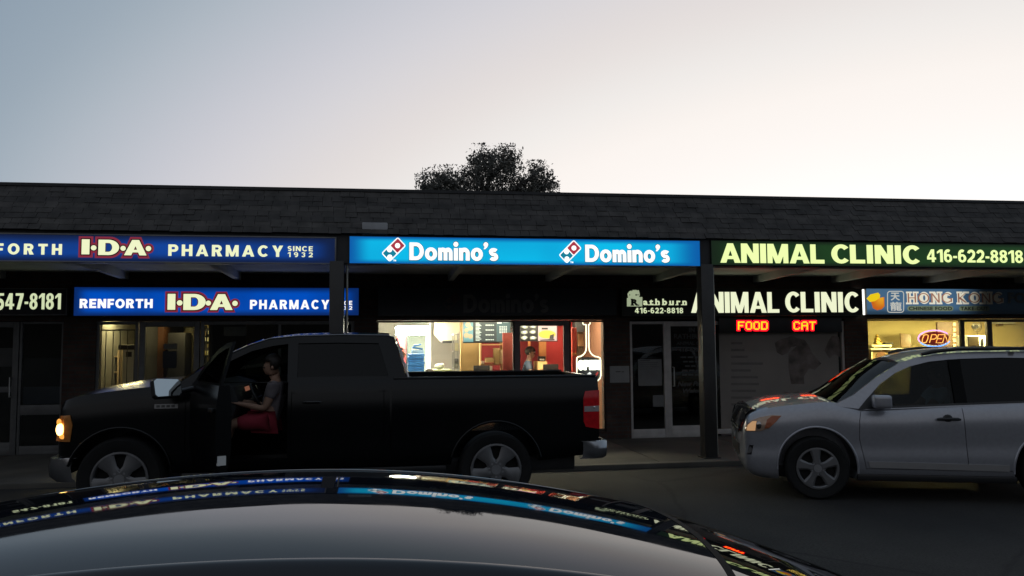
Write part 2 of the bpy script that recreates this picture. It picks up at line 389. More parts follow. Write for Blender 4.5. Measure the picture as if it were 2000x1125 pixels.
def glyph(ch, st=.24, hb=None):
    """heavy block letters: (list of polygons in a cap height of 1, advance width)"""
    hb = hb or st * .86; P = []
    def bar(x0, x1, y0, y1): P.append([(x0, y0), (x1, y0), (x1, y1), (x0, y1)])
    def ring(cx, cy, rx, ry, a0, a1, tx=st, ty=None, n=None):
        ty = ty or hb; n = n or max(6, int(abs(a1 - a0) / 12))
        for i in range(n):
            a, b = radians(a0 + (a1 - a0) * i / n), radians(a0 + (a1 - a0) * (i + 1) / n)
            P.append([(cx + rx * cos(a), cy + ry * sin(a)), (cx + rx * cos(b), cy + ry * sin(b)), (cx + (rx - tx) * cos(b), cy + (ry - ty) * sin(b)), (cx + (rx - tx) * cos(a), cy + (ry - ty) * sin(a))])
    def stroke(pts, w):
        V = [Vector(p) for p in pts]; L = []
        for i, p in enumerate(V):
            d0 = (p - V[i - 1]).normalized() if i else (V[1] - p).normalized(); d1 = (V[i + 1] - p).normalized() if i < len(V) - 1 else d0
            d = (d0 + d1).normalized(); n = Vector((-d.y, d.x)); k = w / 2 / max(.4, n.dot(Vector((-d0.y, d0.x)))); L.append((tuple(p + n * k), tuple(p - n * k)))
        for i in range(len(L) - 1): P.append([L[i][0], L[i + 1][0], L[i + 1][1], L[i][1]])
    def arc(cx, cy, rx, ry, a0, a1, n=10): return [(cx + rx * cos(radians(a0 + (a1 - a0) * i / n)), cy + ry * sin(radians(a0 + (a1 - a0) * i / n))) for i in range(n + 1)]
    W = .8; h = st / 2; v = hb / 2
    if ch == 'A': W = .70 + st; c = W / 2; P += [[(0, 0), (st * 1.06, 0), (c + h * .8, 1), (c - st * .52, 1)], [(W, 0), (W - st * 1.06, 0), (c - h * .8, 1), (c + st * .52, 1)]]; bar(st * .9, W - st * .9, .19, .19 + hb * .82)
    elif ch == 'N': W = .58 + st; bar(0, st, 0, 1); bar(W - st, W, 0, 1); P.append([(0, 1), (st * 1.1, 1), (W, 0), (W - st * 1.1, 0)])
    elif ch == 'M': W = .74 + st; bar(0, st * .9, 0, 1); bar(W - st * .9, W, 0, 1); c = W / 2; P += [[(0, 1), (st * 1.12, 1), (c + st * .42, 0), (c - st * .42, 0)], [(W, 1), (W - st * 1.12, 1), (c - st * .42, 0), (c + st * .42, 0)]]
    elif ch == 'I': W = st * 1.05; bar(0, W, 0, 1)
    elif ch == 'L': W = .42 + st; bar(0, st, 0, 1); bar(st, W, 0, hb)
    elif ch == 'H': W = .56 + st; bar(0, st, 0, 1); bar(W - st, W, 0, 1); bar(st, W - st, .5 - v, .5 + v)
    elif ch == 'E': W = .42 + st; bar(0, st, 0, 1); bar(st, W, 0, hb); bar(st, W, 1 - hb, 1); bar(st, W - .05, .5 - v * .95, .5 + v * .95)
    elif ch == 'F': W = .38 + st; bar(0, st, 0, 1); bar(st, W, 1 - hb, 1); bar(st, W - .05, .46 - v, .46 + v)
    elif ch == 'T': W = .5 + st; bar(0, W, 1 - hb, 1); bar(W / 2 - h, W / 2 + h, 0, 1 - hb)
    elif ch == 'K': W = .6 + st; bar(0, st, 0, 1); P += [[(st * .8, .34), (W - st * 1.1, 1), (W - .04, 1), (st * .8, .34 + st * 1.1)], [(st * 1.3, .62), (W, 0), (W - st * 1.15, 0), (st * .9, .40)]]
    elif ch == 'Y': W = .60 + st; c = W / 2; bar(c - h, c + h, 0, .45); P += [[(0, 1), (st * 1.1, 1), (c + h * .9, .38), (c - h, .38)], [(W, 1), (W - st * 1.1, 1), (c - h * .9, .38), (c + h, .38)]]
    elif ch in 'CG':
        W = .86; ring(.45, .5, .45, .515, 42, 318)
        if ch == 'G': bar(W - st, W, .08, .48); bar(W - st - .16, W - st, .48 - hb * .85, .48)
    elif ch in 'O0': W = .94 if ch == 'O' else .66; ring(W / 2, .5, W / 2, .515, 0, 360, n=32)
    elif ch == 'D': W = .60 + st; c = W - .46; bar(0, st, 0, 1); bar(st, c, 0, hb); bar(st, c, 1 - hb, 1); ring(c, .5, .46, .5, -90, 90)
    elif ch in 'PR':
        W = .50 + st; c = W - .31; m = .42 if ch == 'P' else .44; bar(0, st, 0, 1); bar(st, c, 1 - hb, 1); bar(st, c, m - hb * .3, m + hb * .7 - .0); ring(c, (1 + m - hb * .3) / 2, .31, (1 - m + hb * .3) / 2, -90, 90, st * .96)
        if ch == 'R': P.append([(c - .12, m), (c + .14, m), (W + .05, 0), (W - st * 1.15, 0)]); W += .05
    elif ch == 'S': W = .42 + st; stroke(arc(W / 2, .72, W / 2 - h, .28 - v, 25, 180, 9) + arc(W / 2, .72, W / 2 - h, .225, 180, 270, 5)[1:-1] + arc(W / 2, .28, W / 2 - h, .225, 90, 0, 5)[1:] + arc(W / 2, .28, W / 2 - h, .28 - v, 0, -155, 9)[1:], st * .92)
    elif ch == '1': W = .26 + st; bar(W - st, W, 0, 1); P.append([(W - st, 1), (W - st, .80), (0, .66), (0, .66 + hb * .95)])
    elif ch == '2': W = .46 + st; stroke(arc(W / 2, .69, W / 2 - h, .31 - v, 170, -10, 10) + [(W - h - .07, .46), (h * 1.1, .12)], st * .95); bar(0, W, 0, hb)
    elif ch == '3': W = .44 + st; stroke(arc(W / 2 - .02, .735, W / 2 - h, .265 - v, 160, -80, 10), st * .9); stroke(arc(W / 2 - .02, .29, W / 2 - h, .29 - v, 80, -160, 10), st * .9)
    elif ch == '4': W = .52 + st; bar(W - st * 1.6, W - st * .6, 0, 1); bar(0, W, .2, .2 + hb); P.append([(0, .2 + hb * .2), (0, .24 + hb), (W - st * 1.75, 1), (W - st * .9, 1), (st * .7, .2 + hb)])
    elif ch == '5': W = .46 + st; bar(.1, W - .04, 1 - hb, 1); P.append([(.1, 1), (.1 + st * .9, 1), (.05 + st * .9, .5), (.04, .46)]); stroke([(.06, .5), (.2, .58)] + arc(W / 2, .31, W / 2 - h, .31 - v, 80, -160, 12), st * .92)
    elif ch == '6': W = .46 + st; ring(W / 2, .32, W / 2, .33, 0, 360, st * .95, hb, 26); stroke(arc(W / 2, .60, W / 2 - h, .40 - v, 55, 180, 9) + [(h, .32)], st * .95)
    elif ch == '9': W = .46 + st; ring(W / 2, .68, W / 2, .33, 0, 360, st * .95, hb, 26); stroke(arc(W / 2, .40, W / 2 - h, .40 - v, 235, 360, 9) + [(W - h, .68)], st * .95)
    elif ch == '7': W = .44 + st; bar(0, W, 1 - hb, 1); P.append([(W, 1 - hb), (W - st * 1.15, 1 - hb), (.12, 0), (.12 + st * 1.1, 0)])
    elif ch == '8': W = .46 + st; ring(W / 2, .745, W / 2 - .025, .265, 0, 360, st * .92, hb * .92, 26); ring(W / 2, .29, W / 2, .30, 0, 360, st * .95, hb, 26)
    elif ch == '-': W = .32; bar(0, .32, .33, .33 + hb)
    elif ch == 'o': W = .72; ring(.36, .36, .36, .375, 0, 360, st, hb, 28)
    elif ch == 'i': W = st; bar(0, st, 0, .70); P.append([(h + st * .60 * cos(a), .92 + st * .60 * sin(a)) for a in [k * pi / 9 for k in range(18)]])
    elif ch == 'n': W = .40 + st; bar(0, st, 0, .71); stroke([(h, .30)] + arc(W / 2, .42, W / 2 - h, .30 - v, 170, 0, 9) + [(W - h, 0)], st * .98)
    elif ch == 'm': W = .62 + st; bar(0, st * .95, 0, .71); q = (W - st) / 4; stroke(arc(h + q, .42, q, .30 - v, 170, 0, 9) + [(h + 2 * q, 0)], st * .92); stroke(arc(h + 3 * q, .42, q, .30 - v, 170, 0, 9) + [(h + 4 * q, 0)], st * .92)
    elif ch == 's': W = .34 + st; stroke(arc(W / 2, .53, W / 2 - h, .19 - v * .9, 20, 180, 8) + arc(W / 2, .53, W / 2 - h, .165, 180, 270, 4)[1:-1] + arc(W / 2, .20, W / 2 - h, .165, 90, 0, 4)[1:] + arc(W / 2, .20, W / 2 - h, .20 - v * .9, 0, -160, 8)[1:], st * .86)
    elif ch == "'": W = st * .95; P += [[(h + st * .58 * cos(a), .92 + st * .58 * sin(a)) for a in [k * pi / 9 for k in range(18)]], [(h + st * .57, .92), (h - st * .1, .86), (-.02, .66), (st * .35, .66), (st * .85, .78)]]
    elif ch == ' ': W = .34
    return P, W
def block(mb, s, px0, px1, pt, pb, Y, st=.24, gap=.10, thick=.004, grow=0.0, hb=None, kern=None):
    """block lettering fitted between px0 and px1; strokes step forward by a hair so that no two faces share a plane"""
    x, polys = 0, []
    for i, ch in enumerate(s):
        P, w_ = glyph(ch, st, hb); k = (kern or {}).get(s[i:i + 2], 0)
        polys += [[(a + x, b) for a, b in q] for q in P]; x += w_ + gap + k
    x0 = min(a for q in polys for a, b in q); x1 = max(a for q in polys for a, b in q); z0 = min(b for q in polys for a, b in q); z1 = max(b for q in polys for a, b in q)
    a, b = at(px0, pt, Y), at(px0, pb, Y); xe = at(px1, pt, Y).x; L, Rr, T, B = a.x - grow, xe + grow, a.z + grow, b.z - grow
    for i, q in enumerate(polys):
        mb.prism([(L + (u - x0) / (x1 - x0) * (Rr - L), B + (v - z0) / (z1 - z0) * (T - B)) for u, v in q], Y - thick - (i % 7) * .00022, Y)
    return mb
def bword(root, s, px0, px1, pt, pb, Y, m, st=.24, gap=.10, lift=.003, name='lettering', grow=0, hb=None, kern=None):
    return block(MB(), s, px0, px1, pt, pb, Y - lift, st, gap, .003, grow, hb, kern).build(name, m, root)

# ================================================================== THE SETTING
YW, YP, YS = 14.313, 11.66, 14.15      # shop wall, canopy edge, face of the lower signs
FLOOR = 0.06
g = MB(); N = 60
g.grid([[(-160 + 320 * i / N, -120 + 320 * j / N, 0) for i in range(N + 1)] for j in range(N + 1)])
asph = mat('asphalt', (.0175, .0165, .0155), .9, 0, .35, 1.2, .9, bscale=70)
_n, _l = asph.node_tree.nodes, asph.node_tree.links
_b = _n['Principled BSDF']; _src = _b.inputs['Base Color'].links[0].from_socket
_tc = _n.new('ShaderNodeTexCoord'); _w = _n.new('ShaderNodeTexNoise'); _w.inputs['Scale'].default_value = .9; _w.inputs['Detail'].default_value = 6
_mix = _n.new('ShaderNodeMix'); _mix.data_type = 'RGBA'; _mix.inputs[0].default_value = .28
_v = _n.new('ShaderNodeTexVoronoi'); _v.feature = 'DISTANCE_TO_EDGE'; _v.inputs['Scale'].default_value = .33
_l.new(_tc.outputs['Object'], _w.inputs['Vector']); _l.new(_tc.outputs['Object'], _mix.inputs[6]); _l.new(_w.outputs['Color'], _mix.inputs[7]); _l.new(_mix.outputs[2], _v.inputs['Vector'])
_cr = _n.new('ShaderNodeMapRange'); _cr.inputs[1].default_value = .002; _cr.inputs[2].default_value = .010; _cr.inputs[3].default_value = .35; _cr.inputs[4].default_value = 1
_l.new(_v.outputs['Distance'], _cr.inputs[0])
_st = _n.new('ShaderNodeTexNoise'); _st.inputs['Scale'].default_value = .45; _st.inputs['Detail'].default_value = 3; _l.new(_tc.outputs['Object'], _st.inputs['Vector'])
_sm = _n.new('ShaderNodeMapRange'); _sm.inputs[1].default_value = .35; _sm.inputs[2].default_value = .62; _sm.inputs[3].default_value = .55; _sm.inputs[4].default_value = 1.15; _l.new(_st.outputs['Fac'], _sm.inputs[0])
_sp = _n.new('ShaderNodeTexNoise'); _sp.inputs['Scale'].default_value = 45; _sp.inputs['Detail'].default_value = 2; _l.new(_tc.outputs['Object'], _sp.inputs['Vector'])
_s2 = _n.new('ShaderNodeMapRange'); _s2.inputs[1].default_value = .35; _s2.inputs[2].default_value = .7; _s2.inputs[3].default_value = .6; _s2.inputs[4].default_value = 1.7; _l.new(_sp.outputs['Fac'], _s2.inputs[0])
_m1 = _n.new('ShaderNodeMath'); _m1.operation = 'MULTIPLY'; _l.new(_cr.outputs[0], _m1.inputs[0]); _l.new(_sm.outputs[0], _m1.inputs[1])
_m2 = _n.new('ShaderNodeMath'); _m2.operation = 'MULTIPLY'; _l.new(_m1.outputs[0], _m2.inputs[0]); _l.new(_s2.outputs[0], _m2.inputs[1])
_vs = _n.new('ShaderNodeVectorMath'); _vs.operation = 'SCALE'; _l.new(_src, _vs.inputs[0]); _l.new(_m2.outputs[0], _vs.inputs['Scale']); _l.new(_vs.outputs[0], _b.inputs['Base Color'])
tag(g.build('parking_lot', asph), kind='structure')
conc = mat('concrete walk', (.085, .078, .068), .85, 0, .25, 1.5, .4, bscale=60)
sw = MB()
x = -14.0
while x < 18:                                                   # poured bays with joints between them
    sw.box(x + .006, x + 1.994, 11.46, YW + .3, -.05, FLOOR); x += 2.0
sw.box(-14, 18, 11.3, 11.452, -.05, FLOOR + .004)               # the kerb
sw.box(-14, 18, 11.46, YW + .3, -.06, FLOOR - .012)
tag(sw.build('sidewalk', conc, bevel=.008), kind='structure')

# ------------------------------------------------------------------ the strip mall
bld = empty('strip_mall', (2.5, YW, 0), 'low dark brick strip mall with a shingled mansard roof and covered walk', 'shops')
brick = coursed('dark brick', (.055, .028, .02), (.075, .038, .028), (.05, .045, .04), .21, .071)
XW = lambda px: at(px, 700, YW).x
def wall_part(name, m, x0, x1, y0, y1, z0, z1, bev=0): return MB().box(x0, x1, y0, y1, z0, z1).build(name, m, bld, bevel=bev)
PIERS = [(-14, XW(-190)), (XW(122), XW(186)), (XW(692), XW(736)), (XW(1183), XW(1231)), (XW(1652), XW(1697)), (XW(2075), 18)]
pm = MB()
for a, b in PIERS: pm.box(a, b, YW, YW + .3, FLOOR, 2.235)
pm.box(-14, 18, YW - .002, YW + .3, 2.235, 3.4)
# low brick bulkheads under the windows
for a, b, h in ((186, 265, .72), (395, 692, .62), (736, 1004, .75), (1114, 1183, .2), (1697, 1886, .75), (1940, 2075, .6)):
    pm.box(XW(a), XW(b), YW + .003, YW + .297, FLOOR, h)
pm.build('brick_wall', brick, bld)
# back and flanks, floor, partitions, ceilings
plaster = mat('plaster wall', (.5, .48, .42), .8, 0, .06, 2)
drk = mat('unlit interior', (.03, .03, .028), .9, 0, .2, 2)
MB().box(-14, 18, 21, 21.2, 0, 4.0).box(-14.2, -14, YW, 21.2, 0, 4.0).box(18, 18.2, YW, 21.2, 0, 4.0).build('outer_wall', brick, bld)
MB().box(-14, 18, YW + .3, 21, 0, FLOOR - .01).build('shop_floor', mat('floor tile', (.2, .18, .16), .4, 0, .15, 3), bld)
def inwall(name, m, x0, x1, y0, y1, z0=FLOOR - .01, z1=2.7): return wall_part(name, m, x0, x1, y0, y1, z0, z1)
wyel = mat('cream shop wall', (.62, .52, .25), .75, 0, .06, 2)
XPH0, XPH1 = XW(122) + .1, XW(715)
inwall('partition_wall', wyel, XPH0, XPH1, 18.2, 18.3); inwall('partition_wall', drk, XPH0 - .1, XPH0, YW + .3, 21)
inwall('partition_wall', plaster, XPH1, XPH1 + .08, YW + .3, 17.2); inwall('partition_wall', plaster, -2.2, -2.12, 17.2, 21); inwall('partition_wall', drk, -2.2, XPH1, 17.1, 17.195); inwall('partition_wall', drk, at(273, 700, 15.3).x, at(273, 700, 15.3).x + .06, 15.3, 18.2)  # last wall here is added to screen the pharmacy lamp from the door
inwall('partition_wall', plaster, XPH1 - 2, XPH1, 18.31, 18.4)
XPZ1 = XW(1205)
inwall('partition_wall', mat('warm shop wall', (.17, .075, .04), .7, 0, .05, 2), XPZ1, XPZ1 + .08, YW + .3, 21)
XCL1 = XW(1675)
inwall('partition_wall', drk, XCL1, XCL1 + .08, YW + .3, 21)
inwall('partition_wall', wyel, XCL1 + .08, 18, 18.6, 18.7)
inwall('partition_wall', plaster, -2.12, XPZ1, 20.6, 20.7)
wall_part('ceiling', mat('ceiling tile', (.6, .58, .52), .9, 0, .05, 3), -14, 18, YW + .3, 21, 2.62, 2.7)

# soffit over the walk, with cross beams that run back to the wall
sof = mat('soffit paint', (.55, .56, .52), .8, 0, .15, 2)
s = MB(); s.add([(-14, YP + .12, 3.13), (18, YP + .12, 3.13), (18, YW, 3.05), (-14, YW, 3.05), (-14, YP + .12, 3.2), (18, YP + .12, 3.2), (18, YW, 3.2), (-14, YW, 3.2)],
                [(0, 1, 2, 3), (4, 7, 6, 5), (0, 4, 5, 1), (1, 5, 6, 2), (2, 6, 7, 3), (3, 7, 4, 0)])
s.build('soffit', sof, bld)
for px in (-180, 5, 245, 465, 880, 1070, 1280, 1475, 1628, 1806, 1985):
    bx = at(px, 552, YW).x
    MB().add([(bx - .05, YP + .1, 2.985), (bx + .05, YP + .1, 2.985), (bx + .05, YW - .003, 2.93), (bx - .05, YW - .003, 2.93),
              (bx - .05, YP + .1, 3.16), (bx + .05, YP + .1, 3.16), (bx + .05, YW - .003, 3.16), (bx - .05, YW - .003, 3.16)],
             [(0, 3, 2, 1), (4, 5, 6, 7), (0, 1, 5, 4), (1, 2, 6, 5), (2, 3, 7, 6), (3, 0, 4, 7)]).build('soffit_beam', sof, bld, bevel=.006)
MB().box(-14, 18, YP + .03, YP + .12, 2.97, 3.42).build('fascia', DARKMET(), bld)
MB().box(-14, 18, YP + .12, YP + .2, 2.955, 3.0).build('drip_edge', mat('pale drip edge', (.45, .45, .42), .5, .3, .1), bld, bevel=.004)
# shingled mansard: real overlapping courses
sh = coursed('cedar shingle', (.05, .046, .044), (.085, .078, .072), (.022, .02, .02), .19, 4.0, .008, bump=.7)
RX0, RX1 = -14, 18
def ridge(x): return 4.122 + .0042 * (x - 1)
y0m, y1m, z0m = YP - .02, YP + .62, 3.40
for k in range(8):
    t0, t1 = k / 8, (k + 1) / 8
    mbk = MB(); segs = 90
    a, b = [], []
    rows = []
    ya, yb = y0m + (y1m - y0m) * t0, y0m + (y1m - y0m) * t1
    off = (k % 2) * .095
    xx = RX0
    rr = random.Random(k)
    while xx < RX1:
        w_ = .13 + rr.random() * .11
        za = z0m + (ridge(xx) - z0m) * t0 - rr.random() * .012; zb = z0m + (ridge(xx) - z0m) * t1
        th = .022 + rr.random() * .01
        mbk.add([(xx, ya - th, za), (xx + w_ - .006, ya - th, za), (xx + w_ - .006, yb + .012, zb + .03), (xx, yb + .012, zb + .03),
                 (xx, ya + .012, za), (xx + w_ - .006, ya + .012, za), (xx + w_ - .006, yb + .03, zb + .03), (xx, yb + .03, zb + .03)],
                [(0, 1, 2, 3), (4, 7, 6, 5), (0, 4, 5, 1), (1, 5, 6, 2), (2, 6, 7, 3), (3, 7, 4, 0)])
        xx += w_
    o = mbk.build('shingle_course', mat('weathered shingle %d' % (k % 3), [(.046, .041, .038), (.056, .05, .046), (.04, .036, .034)][k % 3], .9, 0, .4, 4.5, .4), bld)
MB().add([(RX0, y0m + .03, z0m), (RX1, y0m + .03, z0m), (RX1, y1m + .03, ridge(RX1)), (RX0, y1m + .03, ridge(RX0)),
          (RX0, 21.2, z0m), (RX1, 21.2, z0m), (RX1, 21.2, ridge(RX1) - .3), (RX0, 21.2, ridge(RX0) - .3)],
         [(0, 1, 2, 3), (4, 7, 6, 5), (3, 2, 6, 7), (0, 4, 5, 1), (0, 3, 7, 4), (1, 5, 6, 2)]).build('roof_deck', mat('roof felt', (.03, .03, .03), .95), bld)
MB().add([(RX0, y1m - .03, ridge(RX0) + .005), (RX1, y1m - .03, ridge(RX1) + .005), (RX1, y1m + .16, ridge(RX1) + .005), (RX0, y1m + .16, ridge(RX0) + .005),
          (RX0, y1m - .03, ridge(RX0) + .05), (RX1, y1m - .03, ridge(RX1) + .05), (RX1, y1m + .16, ridge(RX1) + .05), (RX0, y1m + .16, ridge(RX0) + .05)],
         [(0, 3, 2, 1), (4, 5, 6, 7), (0, 1, 5, 4), (1, 2, 6, 5), (2, 3, 7, 6), (3, 0, 4, 7)]).build('roof_cap', DARKMET(), bld)
# canopy posts with base plates and a pipe beside the first
postm = mat('dark post paint', (.035, .033, .032), .35, .1, .2, 3)
for px0, px1 in ((-150, -118), (644, 672), (1366, 1390)):
    a, b = at(px0, 560, YP + .06).x, at(px1, 560, YP + .06).x
    p = MB().box(a, b, YP - .02, YP - .02 + (b - a), FLOOR, 3.0).build('post', postm, bld, bevel=.012)
    MB().box(a - .03, b + .03, YP - .05, YP + .01 + (b - a), FLOOR, FLOOR + .015).build('base_plate', postm, p)
    MB().cyl((b + .04, YP + .1, 1.6), (0, 0, 1), .017, 3.0, 10).build('drain_pipe', mat('pale pipe', (.35, .34, .3), .35, .4), p, smooth=40)

# ------------------------------------------------------------------ shop fronts: aluminium frames and panes, each window a part of the building
GL = glass('shop glass', (.93, .95, .93), 1.5, .8)
def frame(name, px0, px1, z0, z1, bars=(), rails=(), fw=.05, dep=.07, paint=None, tint=None, gl=True, inset=.03, handle=None):
    x0, x1 = XW(px0), XW(px1); y = YW + inset
    mb = MB().box(x0, x0 + fw, y, y + dep, z0, z1).box(x1 - fw, x1, y, y + dep, z0, z1)
    mb.box(x0 + fw, x1 - fw, y + .002, y + dep - .002, z1 - fw, z1).box(x0 + fw, x1 - fw, y + .002, y + dep - .002, z0, z0 + fw * 1.3)
    for p, w_ in bars: xb = XW(p); mb.box(xb - w_ / 2, xb + w_ / 2, y + .004, y + dep - .004, z0 + fw * 1.3, z1 - fw)
    for z, h in rails: mb.box(x0 + fw, x1 - fw, y + .006, y + dep - .006, z - h / 2, z + h / 2)
    o = mb.build(name, paint or ALU(), bld, bevel=.004)
    if gl: MB().box(x0 + fw * .5, x1 - fw * .5, y + dep / 2 - .003, y + dep / 2 + .003, z0 + fw * .6, z1 - fw * .5).build('pane', tint or GL, o)
    if handle:
        hx, za, zb = XW(handle[0]), handle[1], handle[2]
        MB().tube([(hx, y, za), (hx, y - .06, za), (hx, y - .06, zb), (hx, y, zb)], .012, 8).build('handle', mat('brushed steel', (.4, .4, .38), .3, .9), o, smooth=50)
    return o
TOP = 2.225
brn = mat('bronze frame', (.06, .045, .035), .45, .4, .15)
grey = mat('grey frame', (.13, .13, .13), .5, .3, .15)
# vacant unit at the left
frame('glass_door', -60, 34, FLOOR, TOP, rails=((1.12, .09), (.16, .2)), fw=.09, handle=(22, 1.0, 1.32), paint=grey)
frame('window', 36, 122, FLOOR, TOP, rails=((.78, .16), (.13, .13)), fw=.035, paint=grey)
frame('window', -188, -62, FLOOR, TOP, rails=((.9, .16),), fw=.05, paint=grey)
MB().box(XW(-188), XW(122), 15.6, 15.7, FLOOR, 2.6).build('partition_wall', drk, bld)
# pharmacy
frame('window', 186, 268, .72, TOP, fw=.05, paint=grey)
frame('glass_door', 270, 388, FLOOR, TOP, rails=((1.13, .07), (.2, .28)), fw=.09, handle=(374, .95, 1.25), paint=grey)
frame('window', 390, 692, .62, TOP, bars=((545, .05),), fw=.06, paint=grey)
# pizza shop
frame('window', 736, 1006, .75, TOP, fw=.03, paint=brn)
frame('glass_door', 1006, 1113, FLOOR, TOP, rails=((.2, .25),), fw=.10, handle=(1022, .95, 1.25), paint=mat('plum frame', (.17, .13, .13), .5, .3, .1))
frame('window', 1113, 1184, .2, TOP, fw=.035, paint=brn)
# clinic
cw = mat('grey white frame', (.52, .49, .47), .5, .2, .12)
frame('window', 1231, 1303, FLOOR, 2.2, rails=((.15, .14),), fw=.05, paint=cw)
frame('glass_door', 1303, 1380, FLOOR, 2.2, rails=((.17, .2),), fw=.09, paint=cw, handle=(1315, 1.0, 1.35))
frame('window', 1384, 1654, .1, 2.2, fw=.07, paint=cw)
# take-away
frame('window', 1697, 1884, .75, TOP, fw=.025, paint=brn)
frame('window', 1884, 1938, .75, TOP, fw=.05, paint=brn)
frame('glass_door', 1938, 2076, FLOOR, TOP, fw=.06, paint=brn)

# ------------------------------------------------------------------ tree behind the roof
lf = mat('dark leaves', (.11, .105, .09), .7, 0, .5, 2)
tr = empty('tree', at(955, 700, 27.0).xy.to_3d(), 'round leafy tree rising dark behind the roof against the sky', 'tree')
tb = tr.location
rt = random.Random(3)
def crownpt(px, py, dy=0.0): return at(px, py, 27.0 + dy)
trunk = MB().tube([tb, tb + Vector((.1, 0, 2.2)), crownpt(948, 420), crownpt(955, 345), crownpt(962, 300)], [.26, .22, .15, .07, .03], 10)
limbs = [[(948, 420), (915, 385), (870, 350), (845, 340)], [(950, 400), (1000, 375), (1040, 345), (1058, 328)], [(950, 380), (930, 345), (940, 300)], [(955, 350), (985, 320), (1000, 298)], [(930, 395), (880, 375), (835, 362)], [(1000, 375), (1055, 370), (1078, 355)]]
for lb in limbs:
    P = [crownpt(x_, y_, rt.uniform(-.8, .8) * (i > 0)) for i, (x_, y_) in enumerate(lb)]
    trunk.tube(P, [.1 * (1 - i / (len(P))) + .015 for i in range(len(P))], 7)
trunk.build('trunk', mat('bark', (.03, .026, .022), .9, 0, .3, 8, .5), tr, smooth=60)
LOBES = [(962, 318, 36, 30, 1.0), (935, 318, 22, 22, .8), (995, 318, 22, 26, .7), (985, 352, 34, 26, .8), (930, 352, 38, 26, 1.1), (880, 352, 46, 24, 1.1), (850, 362, 34, 20, .9), (870, 378, 48, 20, 1.1),
         (1048, 340, 28, 22, .9), (1040, 362, 34, 22, 1.0), (1068, 360, 22, 20, .8), (960, 385, 60, 20, 1.2), (1020, 385, 60, 18, 1.0), (828, 366, 10, 8, .4), (900, 405, 70, 22, 1.2), (1000, 410, 70, 22, 1.2)]
cr = MB()
for (cx, cy, rx, ry, dz) in LOBES:
    n = int(rx * ry * 1.7)
    subs = [(rt.gauss(0, .55), rt.gauss(0, .55), rt.uniform(-1, 1)) for _ in range(max(5, n // 26))]
    for _ in range(n):
        if rt.random() < .82:
            sx_, sy_, sd = rt.choice(subs); u_, v_, d_ = sx_ + rt.gauss(0, .22), sy_ + rt.gauss(0, .22), sd + rt.gauss(0, .2)
        else: u_, v_, d_ = rt.gauss(0, .6), rt.gauss(0, .6), rt.uniform(-1, 1)
        u_, v_ = max(-1.25, min(1.25, u_)), max(-1.25, min(1.25, v_)); c = crownpt(957 + (cx + u_ * rx - 957) * .98, cy + v_ * ry, d_ * dz)
        a = Vector((rt.gauss(0, 1), rt.gauss(0, 1), rt.gauss(0, 1) - .5)).normalized(); b = a.orthogonal().normalized(); b = Matrix.Rotation(rt.uniform(0, 6.28), 3, a) @ b
        L = rt.uniform(.06, .15); w_ = L * .2
        cr.add([c - a * L * .5, c + b * w_, c + a * L * .5, c - b * w_], [(0, 1, 2, 3)])
cr.build('crown', lf, tr)

# ================================================================== SIGNS
cream = glow('lit cream letter', (.84, .88, .55), 1.0)
white = glow('lit white letter', (1, 1, .97), 1.05)
lime = glow('lit lime letter', (.86, 1.0, .42), 1.0)
paleg = glow('lit pale green letter', (.66, .74, .46), .95)
blackl = mat('black sign film', (.006, .006, .007), .4)
redl = glow('lit dull red film', (.26, .025, .05), .8)
def signbox(name, px0, px1, pt, pb, Y, depth, face, label, cat='sign', rim=.014, housing=None):
    """light box sign: housing, rim, face. pt, pb as seen at px0"""
    a, b = at(px0, pt, Y), at(px0, pb, Y); x1 = at(px1, pt, Y).x
    root = empty(name, ((a.x + x1) / 2, Y + depth / 2, b.z), label, cat)
    hm = housing or mat('sign housing', (.05, .05, .055), .45, .3, .12)
    MB().box(a.x, x1, Y + .012, Y + depth, b.z, a.z).build('housing', hm, root, bevel=.004)
    MB().box(a.x, x1, Y - .01, Y + .01, a.z - rim, a.z).box(a.x, x1, Y - .01, Y + .01, b.z, b.z + rim).box(a.x, a.x + rim, Y - .009, Y + .009, b.z + rim, a.z - rim).box(x1 - rim, x1, Y - .009, Y + .009, b.z + rim, a.z - rim).build('rim', hm, root, bevel=.002)
    c = ((a.x + x1) / 2, Y, (a.z + b.z) / 2)
    MB().box(a.x + rim, x1 - rim, Y, Y + .008, b.z + rim, a.z - rim).build('panel', face, root, origin=c)
    return root
def word(root, s, px0, px1, pt, pb, Y, m, off=.02, space=1.0, name='lettering', shear=0.0, grow=0, lift=0):
    return lettering(MB(), s, px0, px1, pt, pb, Y - lift, off, space, grow, shear=shear).build(name, m, root)

def ida(root, boxes, dots, Y):
    """three heavy letters with round points between, black and dull red outlines behind"""
    for mtl, gr, dx, offs, lift in ((redl, .042, 0, .05, .003), (blackl, .014, .008, .03, .0065), (cream, 0, 0, .03, .010)):
        mb = MB()
        for ch, (x0, x1, t, b) in zip('IDA', boxes): 
            if ch == 'I':
                p0, p1 = at(x0, t, Y), at(x1, b, Y); mb.box(p0.x - gr, p1.x + gr, Y - lift - .003, Y - lift, p1.z - gr, p0.z + gr)
            else: block(mb, ch, x0, x1, t, b, Y - lift, {.042: .40, .014: .36, 0: .30}[gr], .1, .002, gr, {.042: .32, .014: .27, 0: .21}[gr])
        for (cx, cy, r) in dots: disc(mb, cx, cy, r, Y - lift, .003, 20, gr * .85)
        mb.build({'lit dull red film': 'red_outline', 'black sign film': 'black_outline'}.get(mtl.name, 'emblem'), mtl, root)

galv = mat('galvanised rim', (.2, .2, .21), .4, .6, .1)
